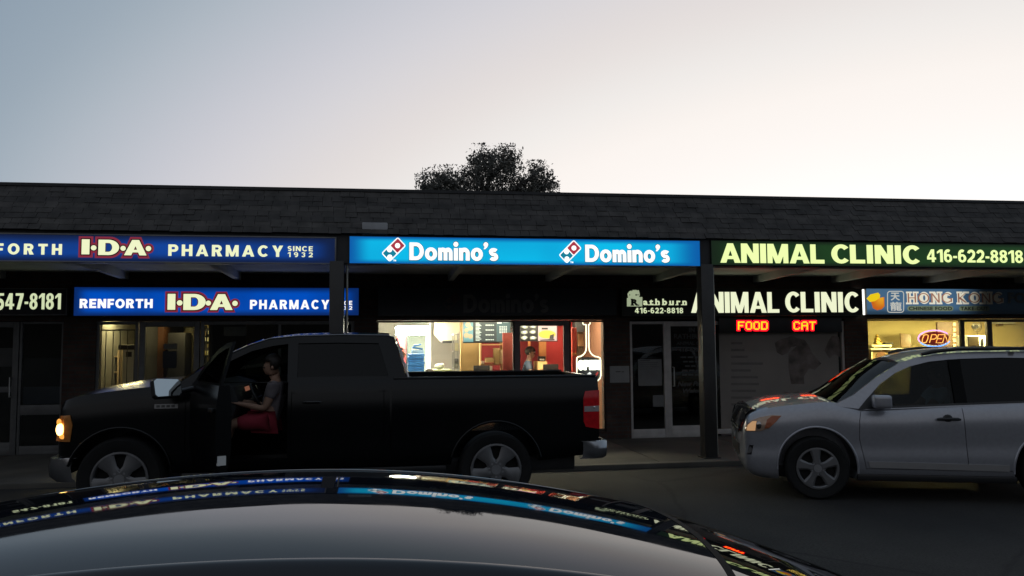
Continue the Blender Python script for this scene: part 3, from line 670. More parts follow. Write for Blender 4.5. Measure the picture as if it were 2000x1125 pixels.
# pharmacy, upper sign on the canopy edge
s1 = signbox('sign', -420, 657, 449, 508, YP, -.0 + .16, lightbox('blue sign face upper', (.002, .052, .31), (.002, .010, .05), 1.0, ze=(-.2, .35, .6, 1.15), streak=.6),
             'upper blue lit pharmacy sign hanging from the canopy edge above the truck', rim=.02, housing=galv)
bword(s1, 'RENFORTH', -92, 121.5, 474, 496, YP, cream, .26, .36)
ida(s1, [(160.5, 175, 467.5, 497), (192.5, 233, 468, 498), (243, 287, 468.5, 498.5)], [(183, 484, 5.4), (240.5, 485, 5.2), (290, 485.5, 5.4)], YP)
bword(s1, 'PHARMACY', 329, 553, 477, 500, YP, cream, .25, .27)
bword(s1, 'SINCE', 562, 611, 480.5, 490.5, YP, cream, .22, .2)
bword(s1, '1932', 562, 611, 492.5, 502, YP, cream, .2, .52)
# pizza, upper sign
cyan = lightbox('cyan sign face', (.0, .46, .76), (.0, .10, .36), 1.06, xe=(.0, .06, .88, 1.0), ze=(-.25, .2, .8, 1.25), streak=.34)
s2 = signbox('sign', 682, 1367, 460.5, 515, YP, .16, cyan, 'long turquoise lit pizza sign with two white names and red dominoes', rim=.008, housing=mat('navy housing', (.01, .03, .08), .4))
redd = glow('lit domino red', (.42, .035, .06), .9); blued = glow('lit domino blue', (.0, .22, .34), .9)
def domino(root, T, Rt, B, L, Y, lit=True, wm=None, rm=None, bm_=None, k=1.0):
    """tilted two-square playing tile: white rounded tile, red and blue squares, three dots"""
    T, Rt, B, L = (Vector(p) for p in (T, Rt, B, L))
    P = lambda u, v: tuple(T + (L - T) * v + (Rt - T) * u)          # u across, v along the long side
    def rr(u0, u1, v0, v1, ru, rv):
        o = []
        for (cu, cv, a0) in ((u1 - ru, v0 + rv, -90), (u1 - ru, v1 - rv, 0), (u0 + ru, v1 - rv, 90), (u0 + ru, v0 + rv, 180)):
            for i in range(5): w = radians(a0 + 22.5 * i); o.append(P(cu + ru * cos(w), cv + rv * sin(w)))
        return o
    e = MB(); ppoly(e, rr(0, 1, 0, 1, .16, .09), Y - .004, .003); e.build('tile', wm or white, root)
    e = MB(); ppoly(e, rr(.10, .90, .05, .485, .05, .03), Y - .008, .003); e.build('red_square', rm or redd, root)
    e = MB(); ppoly(e, rr(.10, .90, .535, .95, .05, .03), Y - .008, .003); e.build('blue_square', bm_ or blued, root)
    for u_, v_ in ((.5, .27), (.28, .64), (.72, .85)):
        c = P(u_, v_); MB().cyl((at(c[0], c[1], Y).x, Y - .0135, at(c[0], c[1], Y).z), (0, 1, 0), 4.9 * k * .0078, .003, 20).build('dot', wm or white, root)
dark_o = mat('deep blue outline', (.005, .05, .07), .5)
for (T, Rt, B, L, x0, x1, t, b) in (((777, 462.5), (793.5, 480), (760.5, 511.5), (744.5, 494.5), 799.5, 973, 471, 508.5), ((1120.5, 468), (1136.5, 485), (1106.5, 515), (1091, 498), 1142.6, 1307.5, 475.5, 512)):
    domino(s2, T, Rt, B, L, YP)
    bword(s2, "Domino's", x0, x1, t, b, YP, dark_o, .29, .02, .001, 'letter_outline', grow=.007)
    bword(s2, "Domino's", x0, x1, t, b, YP, white, .25, .055, .006)
    word(s2, 'TM', B[0] + 7, B[0] + 13, B[1] - 4.5, B[1] - 1, YP, white, .02, 1, lift=.002)
# clinic, upper sign
grn = lightbox('green sign face', (.010, .042, .010), (.005, .014, .005), 1.0, streak=.5)
s3 = signbox('sign', 1388, 2240, 469, 518, YP, .16, grn, 'upper dark green lit animal clinic sign with its phone number', rim=.008, housing=mat('dark green housing', (.01, .02, .01), .5))
bword(s3, 'ANIMAL', 1406, 1609, 475, 513, YP, lime, .265, .07, hb=.2, kern={'AN': -.04, 'AL': -.02})
bword(s3, 'CLINIC', 1623, 1795, 477, 514.5, YP, lime, .265, .09, hb=.2, kern={'CL': -.1})
bword(s3, '416-622-8818', 1810, 1997, 486.5, 512, YP, lime, .22, .1, hb=.17)

# lower row on the wall
s4 = signbox('sign', -260, 132, 562, 616.5, YS, .155, mat('navy sign face', (.006, .007, .018), .35), 'navy sign with a pale phone number over the dark shop at left', rim=.014, housing=mat('grey rim', (.16, .16, .165), .4, .5, .1))
bword(s4, '547-8181', -7, 119.5, 572.5, 605.5, YS, paleg, .26, .12, hb=.15)
s5 = signbox('sign', 144, 702, 559.5, 618, YS, .155, lightbox('blue sign face lower', (.0, .075, .50), (.002, .02, .12), 1.0, xe=(0, .05, .93, 1), ze=(-.1, .25, .75, 1.15), streak=.45), 'lower royal blue lit pharmacy sign on the wall behind the post', rim=.012, housing=mat('black rim', (.02, .02, .022), .4))
bword(s5, 'RENFORTH', 156, 298.5, 583.5, 602, YS, white, .27, .14)
ida(s5, [(328, 342.5, 574, 605), (358.5, 402, 574, 605.5), (410.5, 455, 574.5, 605.5)], [(351, 591.5, 5.6), (407, 592, 5.2), (459, 592.5, 5.4)], YS)
bword(s5, 'PHARMACY', 488.5, 643, 585.5, 604, YS, white, .25, .22)
bword(s5, 'SINCE', 650, 688, 587.5, 596, YS, white, .22, .2)
bword(s5, '1932', 650, 688, 598, 605, YS, white, .2, .45)
# unlit pizza board
s6 = signbox('sign', 738, 1204, 562, 617, YS, .155, mat('unlit navy board', (.004, .009, .016), .4), 'unlit dark pizza sign over the bright window, grey name barely showing', rim=.01, housing=mat('black rim', (.02, .02, .022), .4))
dim = mat('unlit letter', (.10, .095, .095), .5); dimr = mat('unlit red', (.05, .03, .03), .5)
bword(s6, "Domino's", 905, 1071, 573, 611, YS, dim, .24, .06)
domino(s6, (889, 570), (901, 582), (878, 606), (864, 594), YS, wm=dimr, rm=mat('unlit dark red', (.03, .006, .008), .5), bm_=mat('unlit blue', (.004, .012, .02), .5), k=.8)
# clinic, lower sign
s7 = signbox('sign', 1214, 1683, 563, 617.5, YS, .155, mat('olive black face', (.010, .011, .008), .4), 'lower dark animal clinic sign with an animal emblem, cut by the post', rim=.012, housing=mat('grey green rim', (.06, .065, .055), .45, .3, .1))
bword(s7, 'ANIMAL', 1349, 1521, 570, 611, YS, glow('lit ivory letter', (.86, .9, .62), 1.0), .26, .07, hb=.17, kern={'AN': -.04, 'AL': -.02})
bword(s7, 'CLINIC', 1533, 1676, 569.5, 610.5, YS, glow('lit ivory letter', (.86, .9, .62), 1.0), .26, .09, hb=.17, kern={'CL': -.1})
word(s7, 'athburn', 1256, 1341, 583.5, 596, YS, paleg, .035, 1.45, lift=.003)
bword(s7, '416-622-8818', 1240, 1334, 601, 612, YS, paleg, .23, .17, hb=.17)
e = MB(); ppoly(e, [(1224.5, 582), (1254.5, 580), (1254.5, 598.5), (1224.5, 598.5)], YS - .003, .003); 
for q in ([(1227, 582), (1225.5, 574), (1229, 569), (1233, 567.5), (1236, 572), (1236, 581)],): ppoly(e, q, YS - .003, .003)
disc(e, 1241, 575, 8.5, YS - .0035, .003)
ppoly(e, [(1233.5, 571), (1236, 565.8), (1240, 568)], YS - .003, .003); ppoly(e, [(1243, 568), (1247.5, 566.5), (1249, 572)], YS - .003, .003)
e.build('emblem', glow('lit grey green film', (.36, .42, .27), .9), s7)
e = MB(); disc(e, 1242.5, 576, 1.6, YS - .008, .002, 10); disc(e, 1230, 576, 1.1, YS - .008, .002, 10); ppoly(e, [(1245, 574.5), (1248, 575.5), (1245.5, 577.5)], YS - .008, .002); 
lettering(e, 'R', 1232.5, 1247, 584, 596.5, YS - .008, .06, 1, 0, .002)
for q in ([(1231.5, 595), (1238.5, 595), (1238.5, 597), (1231.5, 597)], [(1242, 595), (1248.5, 595), (1248.5, 597), (1242, 597)], [(1231.5, 583.4), (1236, 583.4), (1236, 585), (1231.5, 585)]): ppoly(e, q, YS - .0085, .002)
e.build('emblem_marks', blackl, s7)
e = MB()                                                             # slab serifs on the small name
for x_ in (1268, 1277, 1283, 1296, 1309, 1312, 1322, 1333, 1338): ppoly(e, [(x_ - 3, 594.6), (x_ + 3, 594.6), (x_ + 3, 596), (x_ - 3, 596)], YS - .0035, .003)
e.build('serifs', paleg, s7)
# take-away sign: only its left tube burns
HX0, HX1 = at(1850, 590, YS).x, at(1925, 590, YS).x
hz = at(1750, 612, YS).z
s8 = signbox('sign', 1691, 2330, 563.5, 614.5, YS, .155, fading('steel blue face', (.055, .125, .22), HX0, HX1, 1.0, .02, (hz, hz + .12, .35)), 'blue take-away food sign lit only at its left end, with a yellow carton', rim=.004, housing=mat('black rim', (.02, .02, .022), .4))
ivo = fading('ivory film', (.72, .68, .55), HX0 + .1, HX1, 1.0, .015); rus = fading('rust film', (.30, .13, .08), HX0, HX1, 1.0, .015)
def slab(mb, s, px0, px1, pt, pb, Y, off, grow, thick):
    block(mb, s, px0, px1, pt, pb, Y, off, .16, thick, grow, off * .8)
for s_, x0, x1 in (('HONG', 1772, 1859), ('KONG', 1870, 1958)):
    mb = MB(); slab(mb, s_, x0, x1, 571, 592.5, YS - .003, .36, .012, .003)
    n = 4; w_ = (x1 - x0) / 4
    xs = [x0 + 1.5, x0 + 14.5, x0 + 47, x0 + 61] if s_ == 'HONG' else [x0 + 2, x0 + 15, x0 + 47, x0 + 61]
    for xx in xs:
        for (ta, tb_) in ((569.5, 573), (590.8, 594.3)): ppoly(mb, [(xx - 4, ta), (xx + 7.5, ta), (xx + 7.5, tb_), (xx - 4, tb_)], YS - .0035, .003)
    mb.build('lettering', ivo, s8)
    mb = MB(); slab(mb, s_, x0 + .5, x1 - .5, 572.3, 591.3, YS - .0085, .11, 0, .003); mb.build('letter_core', rus, s8)
word(s8, 'FOODS', 1968, 2060, 571, 592.5, YS, mat('unlit letter', (.035, .032, .032), .5), .04, 1.05, lift=.003)
mb = MB()
for x0, x1 in ((1773, 1861), (1874, 1932)):
    P = []
    for cx, a0 in ((x1 - 4, -90), (x0 + 4, 90)):
        for i in range(7): w_ = radians(a0 + 30 * i); P.append((cx + 5 * cos(w_), 602.5 + 5 * sin(w_)))
    ppoly(mb, P, YS - .003, .003)
mb.build('word_band', fading('grey green band', (.16, .2, .13), HX0, HX1, .9, .01), s8)
mb = MB(); lettering(mb, 'CHINESE FOOD', 1775, 1859, 599, 606.2, YS - .0065, .03, 1.1, 0, .002); lettering(mb, 'TAKE-OUT', 1876, 1930, 599, 606.2, YS - .0065, .03, 1.1, 0, .002)
mb.build('small_lettering', blackl, s8)
mb = MB()                                                            # badge with two characters
for (gr, ) in ((0,),):
    pts = []
    for cx, cy, a0 in ((1760, 574, -90), (1760, 605, 0), (1738.5, 605, 90), (1738.5, 574, 180)):
        for i in range(5): w_ = radians(a0 + 22.5 * i); pts.append(at(cx + 5 * cos(w_), cy + 5 * sin(w_), YS - .005))
    mb.tube(pts, .0085, 6, True)
try: lettering(mb, '天', 1739, 1757, 571.5, 587, YS - .004, .025, 1, 0, .003); lettering(mb, '龍', 1738.5, 1761, 589.5, 607, YS - .004, .02, 1, 0, .003)
except Exception: pass
mb.build('badge', fading('pale badge film', (.5, .5, .45), HX0, HX1, 1.0, .02), s8)
mb = MB()                                                            # yellow folded carton with its open lid
ppoly(mb, [(1700, 585), (1727, 580), (1727.5, 598), (1722, 604), (1713, 606), (1705, 602)], YS - .003, .003); mb.build('carton', lightbox('carton film', (.85, .38, .02), (.6, .12, .01), .9, xe=(.0, .7, .9, 1.2), ze=(-.6, .9, .95, 2)), s8)
mb = MB(); ppoly(mb, [(1692.5, 583), (1700, 575), (1715, 571.5), (1719, 576), (1718, 582), (1709, 588), (1699, 590)], YS - .007, .003); mb.build('carton_lid', glow('lit yellow film', (.85, .6, .01), .95), s8)
# bright slit where the tube shines out past the end of the face
pp = at(1686.3, 565, YS); p2 = at(1689.8, 615, YS)
MB().box(pp.x, p2.x - .003, YS - .004, YS + .1, p2.z, pp.z).build('light_gap', glow('bare tube', (1, 1, .93), 1.6), s8)

# ------------------------------------------------------------------ small things on the facade
pbox('utility_box', 707, 757, 434, 460, YP + .02, .2, mat('grey utility paint', (.34, .34, .35), .6, 0, .1), None, .015)
tag(bpy.data.objects['utility_box'], 'plain grey utility box on the shingles above the turquoise sign', 'utility box')
def sheet(name, px0, px1, py0, py1, Y, m, label, cat, lines=(), lm=None):
    a, b = at(px0, py0, Y), at(px1, py1, Y)
    r = empty(name, ((a.x + b.x) / 2, Y, b.z), label, cat)
    MB().box(a.x, b.x, Y, Y + .003, b.z, a.z).build('paper', m, r)
    if lines:
        mb = MB()
        for (fx0, fx1, fz, h) in lines:
            mb.box(a.x + (b.x - a.x) * fx0, a.x + (b.x - a.x) * fx1, Y - .002, Y - .0004, a.z + (b.z - a.z) * fz, a.z + (b.z - a.z) * (fz + h))
        mb.build('print', lm or mat('grey print', (.08, .08, .08), .8), r)
    return r
sheet('notice', 1191, 1229.5, 715, 747, YW - .006, mat('grey notice board', (.3, .3, .3), .7, 0, .06), 'pale blank notice fixed to the brick pier left of the clinic door', 'notice', ((.3, .55, .32, .05), (.6, .72, .33, .05)))
YG = YW + .045
for a in ((1246, 1293, 702, 753, .2, 'large pale notice taped inside the clinic side window', ((.08, .5, .03, .025), (.08, .85, .12, .012), (.08, .8, .2, .012), (.08, .9, .28, .012), (.08, .6, .36, .012))),
          (1275, 1297, 772, 794, .17, 'small pale card low in the clinic side window', ())):
    sheet('notice', a[0], a[1], a[2], a[3], YG, mat('grey paper %.2f' % a[4], (a[4],) * 3, .8, 0, .08), a[5], 'notice', a[6])  # even grey sheets, a different tone for each
dl = empty('door_lettering', (XW(1340), YG, 1.2), 'grey hours and name lettering stuck on the clinic glass door', 'lettering')
gl_ = mat('grey vinyl letter', (.075, .072, .07), .6)
def dline(*a, **k): lettering(MB(), *a, **k)
for (t_, x0, x1, y0, y1, o_, sh_) in (('IN', 1345.5, 1357, 640, 649, .04, 0), ('RATHBURN', 1316, 1385, 652, 662, .03, 0), ('ANIMAL CLINIC', 1321, 1390, 667, 674, .03, 0), ('416-622-8818', 1325, 1392, 680, 687, .03, 0),
                                      ('New Patients', 1323, 1396, 745, 755, .045, .25), ('Welcome', 1333, 1388, 759, 767.5, .045, .25)):
    lettering(MB(), t_, x0, x1, y0, y1, YG, o_, 1, 0, .002, shear=sh_).build('text_line', gl_, dl)
for k, (x0, x1) in enumerate(((1329, 1385), (1334, 1380), (1338, 1384), (1332, 1386), (1332, 1382))):
    y_ = 696 + 8.6 * k; mb = MB()
    for j in range(4): ppoly(mb, [(x0 + (x1 - x0) * j / 4, y_), (x0 + (x1 - x0) * (j + .8) / 4, y_), (x0 + (x1 - x0) * (j + .8) / 4, y_ + 3.4), (x0 + (x1 - x0) * j / 4, y_ + 3.4)], YG, .002)
    mb.build('text_line', gl_, dl)
pbox('lock_plate', 1311, 1323, 693, 708, YW - .01, .04, mat('grey lock', (.16, .15, .15), .5, .3, .1), dl).parent = None
tag(bpy.data.objects['lock_plate'], 'grey door lock box at the edge of the clinic glass door', 'lock')

# clinic window poster with a lit dot-matrix display above it
po = empty('window_poster', (XW(1520), YW + .1, .25), 'large faded pale poster of services filling the clinic window', 'poster')
a, b = at(1404, 648, YW + .12), at(1643, 848, YW + .12)
MB().box(a.x, b.x, YW + .12, YW + .126, b.z, a.z).build('sheet', mat('pale poster', (.58, .48, .48), .7, 0, .1, 1.2), po)  # reddish tint in the sheet colour stands in for the display's red light
mb = MB()
for k, w_ in enumerate((22, 26, 32, 62, 38, 52, 54, 48, 42, 40)): ppoly(mb, [(1428, 668 + 13.3 * k), (1428 + w_, 668 + 13.3 * k), (1428 + w_, 672.5 + 13.3 * k), (1428, 672.5 + 13.3 * k)], YW + .12, .002)
mb.build('text_lines', mat('grey poster print', (.38, .32, .33), .7), po)
mb = MB()
for q in ([(1513, 670), (1524, 662), (1536, 660), (1548, 655), (1556, 660), (1556, 676), (1545, 678), (1538, 690), (1527, 694), (1517, 688)], [(1556, 660), (1572, 664), (1580, 676), (1586, 690), (1604, 710), (1592, 722), (1580, 720), (1570, 735), (1571, 750), (1545, 750), (1540, 720), (1540, 690), (1556, 676)],
          [(1617, 668), (1625, 655), (1638, 658), (1642, 672), (1642, 698), (1630, 692), (1620, 700), (1610, 685)], [(1530, 764), (1545, 768), (1560, 764), (1560, 776), (1532, 778)], [(1573, 768), (1596, 768), (1600, 778), (1572, 778)]):
    ppoly(mb, q, YW + .12, .0015)
mb.build('picture', mat('dark poster picture', (.36, .27, .27), .7, 0, .5, 5), po)

FONT = {'F': '1111110000100001111010000100001000', 'O': '0111010001100011000110001100010111', 'D': '1111010001100011000110001100011111', 'C': '0111110000100001000010000100000111', 'A': '0111010001100011111110001100011000', 'T': '1111100100001000010000100001000010'}
FONT = {'F': ['11111', '10000', '10000', '11110', '10000', '10000', '10000'], 'O': ['01110', '10001', '10001', '10001', '10001', '10001', '01110'], 'D': ['11110', '10001', '10001', '10001', '10001', '10001', '11110'],
        'C': ['01110', '10001', '10000', '10000', '10000', '10001', '01110'], 'A': ['01110', '10001', '10001', '11111', '10001', '10001', '10001'], 'T': ['11111', '00100', '00100', '00100', '00100', '00100', '00100']}
YL = YW - .035
ld = empty('led_display', (at(1520, 640, YL).x, YL, at(1520, 650, YL).z), 'red and yellow dot-matrix display glowing in the clinic window', 'display')
a, b = at(1404, 621, YL), at(1645, 649, YL)
MB().box(a.x, b.x, YL, YL + .03, b.z, a.z).build('case', BLACKPL(), ld, bevel=.005)
for s_, x0, x1 in (('FOOD', 1441, 1499), ('CAT', 1549.5, 1593)):
    nc = len(s_) * 6 - 1; core, halo = MB(), MB()
    for i, ch in enumerate(s_):
        for r_ in range(7):
            for c_ in range(5):
                if FONT[ch][r_][c_] == '1':
                    cx = x0 + (x1 - x0) * (i * 6 + c_ + .5) / nc; cy = 628 + 16 * (r_ + .5) / 7
                    p = at(cx, cy, YL); hw = .0135
                    core.box(p.x - hw, p.x + hw, YL - .008, YL - .004, p.z - .0125, p.z + .0125)
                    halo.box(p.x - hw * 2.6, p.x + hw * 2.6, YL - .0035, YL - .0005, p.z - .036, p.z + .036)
    core.build('lit_word', glow('led yellow', (1.0, .125, .002), 6.5), ld)
    halo.build('word_glow', glow('red halo', (.95, .002, .012), 3.5), ld)  # flat red plates paint the halo around the lit dots

# ================================================================== PEOPLE
SKIN = lambda: mat('skin', (.33, .19, .13), .6, 0, .08, 5)
def skinned(edges, pts, rad, root):
    """one continuous surface grown around a chain of joints"""
    names = list(pts); ix = {n: i for i, n in enumerate(names)}
    me = bpy.data.meshes.new('body'); me.from_pydata([tuple(pts[n]) for n in names], [(ix[a], ix[b]) for a, b in edges], [])
    ob = bpy.data.objects.new('body', me); COL.objects.link(ob)
    bm = bmesh.new(); bm.from_mesh(me); ly = bm.verts.layers.skin.verify(); bm.verts.ensure_lookup_table()
    for n in names:
        r = rad.get(n, .05); r = (r, r) if not isinstance(r, tuple) else r
        bm.verts[ix[n]][ly].radius = r; bm.verts[ix[n]][ly].use_root = (n == root)
    bm.to_mesh(me); bm.free()
    ob.modifiers.new('s', 'SKIN').use_smooth_shade = True
    md = ob.modifiers.new('v', 'SUBSURF'); md.levels = md.render_levels = 2
    dg = bpy.context.evaluated_depsgraph_get(); dg.update()
    m2 = bpy.data.meshes.new_from_object(ob.evaluated_get(dg)); bpy.data.objects.remove(ob)
    for p in m2.polygons: p.use_smooth = True
    return m2
def person(J, label, shirt, bottoms, hair=(.01, .008, .006), cap=None, sleeve=True, legs='short', group=None):
    """J: joints of the pose in place (pelvis, chest, neck, head, face = where the nose points; sh/el/wr/hand, hip/kn/an/toe with l and r)"""
    J = {k: Vector(v) for k, v in J.items()}
    root = empty('person', (J['pelvis'].x, J['pelvis'].y, min(v.z for v in J.values()) - .03), label, 'person', group)
    fd = (J['face'] - J['head']).normalized()
    up = (J['head'] - J['neck']).normalized(); side = fd.cross(up).normalized()
    pts = {k: J[k] for k in J if k != 'face'}
    pts['belly'] = J['pelvis'].lerp(J['chest'], .5)
    pts['crown'] = J['head'] + up * .085; pts['jaw'] = J['head'] + fd * .045 - up * .075; pts['nose'] = J['head'] + fd * .098 - up * .012
    E_ = [('pelvis', 'belly'), ('belly', 'chest'), ('chest', 'neck'), ('neck', 'head'), ('head', 'crown'), ('head', 'jaw'), ('head', 'nose')]
    rad = dict(pelvis=(.155, .115), belly=(.14, .10), chest=(.165, .11), neck=.052, head=.088, crown=.06, jaw=.045, nose=.016)
    for s_ in 'lr':
        E_ += [('chest', 'sh' + s_), ('sh' + s_, 'el' + s_), ('el' + s_, 'wr' + s_), ('wr' + s_, 'hand' + s_)]
        rad.update({'sh' + s_: .062, 'el' + s_: .042, 'wr' + s_: .028, 'hand' + s_: (.038, .02)})
        hd = (J['hand' + s_] - J['wr' + s_]).normalized(); hs = hd.cross(Vector((0, 0, 1))).normalized() if abs(hd.z) < .9 else Vector((1, 0, 0)); hn = hd.cross(hs)
        for q, (o_, ln) in enumerate(((-.028, .062), (-.010, .074), (.009, .070), (.027, .055))):
            a_, b_ = 'fa%s%d' % (s_, q), 'fb%s%d' % (s_, q)
            pts[a_] = J['hand' + s_] + hs * o_ + hd * (.035 + ln * .45); pts[b_] = pts[a_] + hd * ln * .4 - hn * .022 * (-1 if hn.z < 0 else 1)
            E_ += [('hand' + s_, a_), (a_, b_)]; rad[a_] = .0095; rad[b_] = .008
        pts['th' + s_] = J['wr' + s_] + hd * .035 - hs * .045; pts['tt' + s_] = pts['th' + s_] + hd * .035 - hs * .012
        E_ += [('wr' + s_, 'th' + s_), ('th' + s_, 'tt' + s_)]; rad['th' + s_] = .0115; rad['tt' + s_] = .009
        if 'hip' + s_ in J:
            E_ += [('pelvis', 'hip' + s_), ('hip' + s_, 'kn' + s_), ('kn' + s_, 'an' + s_), ('an' + s_, 'toe' + s_)]
            rad.update({'hip' + s_: .088, 'kn' + s_: .058, 'an' + s_: .038, 'toe' + s_: .032})
    me = skinned(E_, pts, rad, 'pelvis'); link('body', me, SKIN(), root)
    # eyes and ears
    for sg in (-1, 1):
        MB().ball(J['head'] + fd * .083 + side * .031 * sg + up * .012, .011, 10).build('eye', mat('eye', (.02, .015, .012), .2), root, smooth=60)
        MB().ball(J['head'] + side * .088 * sg - up * .005, .026, 10, (.6, .6, 1)).build('ear', SKIN(), root, smooth=60)
    # clothes
    P = {'pelvis': J['pelvis'].lerp(J['chest'], -.05), 'belly': pts['belly'], 'chest': J['chest'], 'collar': J['chest'].lerp(J['neck'], .55)}
    E2 = [('pelvis', 'belly'), ('belly', 'chest'), ('chest', 'collar')]; r2 = dict(pelvis=(.17, .13), belly=(.158, .118), chest=(.183, .128), collar=.075)
    for s_ in 'lr':
        P['sh' + s_] = J['sh' + s_]; P['sl' + s_] = J['sh' + s_].lerp(J['el' + s_], .6)
        E2 += [('chest', 'sh' + s_), ('sh' + s_, 'sl' + s_)]; r2['sh' + s_] = .078; r2['sl' + s_] = .062
    link('shirt', skinned(E2, P, r2, 'belly'), mat('cloth %s' % (shirt,), shirt, .9, 0, .12, 7, .3), root)
    if bottoms and 'hipl' in J:
        P = {'pelvis': J['pelvis']}; E3, r3 = [], dict(pelvis=(.168, .128))
        for s_ in 'lr':
            P['hip' + s_] = J['hip' + s_]; P['kn' + s_] = J['hip' + s_].lerp(J['kn' + s_], .86 if legs == 'short' else 1.0)
            E3 += [('pelvis', 'hip' + s_), ('hip' + s_, 'kn' + s_)]; r3['hip' + s_] = .105; r3['kn' + s_] = .085
            if legs != 'short': P['an' + s_] = J['kn' + s_].lerp(J['an' + s_], .93); E3.append(('kn' + s_, 'an' + s_)); r3['an' + s_] = .06
        link('shorts' if legs == 'short' else 'trousers', skinned(E3, P, r3, 'pelvis'), mat('cloth %s' % (bottoms,), bottoms, .9, 0, .12, 7, .3), root)
        for s_ in 'lr':
            d_ = (J['toe' + s_] - J['an' + s_]).normalized()
            MB().tube([J['an' + s_] - d_ * .05 - Vector((0, 0, .02)), J['an' + s_] + d_ * .02 - Vector((0, 0, .025)), J['toe' + s_], J['toe' + s_] + d_ * .06], [.042, .052, .045, .02], 12).build('shoe', mat('dark shoe', (.03, .03, .03), .6), root, smooth=60)
    # hair or cap
    hb = MB(); hb.ball(J['head'] + up * .035 - fd * .022, .103, 18, (1, 1, .98))
    vs = []
    o = hb.build('hair', mat('hair %s' % (hair,), hair, .6, 0, .3, 30, .4), root, smooth=60)
    bm = bmesh.new(); bm.from_mesh(o.data)
    for v in bm.verts[:]:
        d = (v.co + Vector(o.matrix_local.translation if False else (0, 0, 0))) - (J['head'] + up * .02)
        if d.dot(fd) > .035 and d.dot(up) < .055 or d.dot(up) < -.07: bm.verts.remove(v)
    bm.to_mesh(o.data); bm.free()
    sol = o.modifiers.new('t', 'SOLIDIFY'); sol.thickness = .012
    if cap:
        cb = MB().ball(J['head'] + up * .045 - fd * .012, .112, 18, (1, 1, .9))
        o = cb.build('cap', mat('cap cloth %s' % (cap,), cap, .9, 0, .1, 9, .3), root, smooth=60)
        bm = bmesh.new(); bm.from_mesh(o.data)
        for v in bm.verts[:]:
            if (v.co - (J['head'] + up * .03)).dot(up) < 0.0: bm.verts.remove(v)
        bm.to_mesh(o.data); bm.free(); o.modifiers.new('t', 'SOLIDIFY').thickness = .008
        c = J['head'] + up * .04 + fd * .08
        MB().add([c + side * .075, c + side * .06 + fd * .07, c + fd * .095, c - side * .06 + fd * .07, c - side * .075, c + side * .075 + up * .012, c + side * .06 + fd * .07 + up * .004, c + fd * .095 + up * .004, c - side * .06 + fd * .07 + up * .004, c - side * .075 + up * .012],
                 [(0, 1, 2, 3, 4), (9, 8, 7, 6, 5), (0, 5, 6, 1), (1, 6, 7, 2), (2, 7, 8, 3), (3, 8, 9, 4), (4, 9, 5, 0)]).build('peak', mat('cap cloth %s' % (cap,), cap, .9), root, bevel=.003)
        MB().ball(J['head'] + up * .075 + fd * .085, .022, 10, (1, 1, .8)).build('badge', mat('cap badge', (.6, .6, .6), .5), root, smooth=60)
    return root

def standing(base, face, h=1.74, bend=0.0, arms=None):
    """joints of a standing figure at base, facing the unit vector face, leaning forward by bend (m at the head)"""
    b = Vector(base); f = Vector(face).normalized(); s = f.cross(Vector((0, 0, 1))).normalized(); k = h / 1.74; Z = Vector((0, 0, 1))
    lean = lambda z: f * bend * max(0, (z - .9) / .8) ** 1.0
    J = {}
    for n, z in (('pelvis', .95), ('chest', 1.33), ('neck', 1.49), ('head', 1.62)): J[n] = b + Z * z * k + lean(z)
    J['face'] = J['head'] + f * .2 - Z * .12 * (bend > .05)
    for c, sg in (('l', -1), ('r', 1)):
        J['sh' + c] = J['chest'] + Z * .08 + s * .175 * sg
        J['el' + c] = J['sh' + c] - Z * .27 + s * .05 * sg + f * .08; J['wr' + c] = J['el' + c] + f * .24 - Z * .04 - s * .03 * sg; J['hand' + c] = J['wr' + c] + f * .075
        J['hip' + c] = b + Z * .9 * k + s * .09 * sg; J['kn' + c] = b + Z * .5 * k + s * .1 * sg + f * .02; J['an' + c] = b + Z * .09 + s * .1 * sg; J['toe' + c] = J['an' + c] + f * .14 - Z * .05
    return J

# ================================================================== INSIDE THE SHOPS
def lamp_fixture(px0, px1, Y, z, depth, strength, label, col=(1, .9, .62), lens=0):
    x0, x1 = at(px0, 640, Y).x, at(px1, 640, Y).x
    r = empty('ceiling_light', ((x0 + x1) / 2, Y + depth / 2, z), label, 'light', 'shop ceiling lights')
    MB().box(x0 - .03, x1 + .03, Y - .03, Y + depth + .03, z + .02, z + .08).cyl(((x0 + x1) / 2, Y + depth / 2, (z + .08 + 2.62) / 2), (0, 0, 1), .012, 2.62 - z - .08, 8).build('housing', mat('white enamel', (.6, .6, .58), .4), r, bevel=.006)
    MB().box(x0, x1, Y, Y + depth, z - lens, z + .03).build('diffuser', glow('tube light %.1f %.2f' % (strength, col[2]), col, strength), r, bevel=.008)
    return r
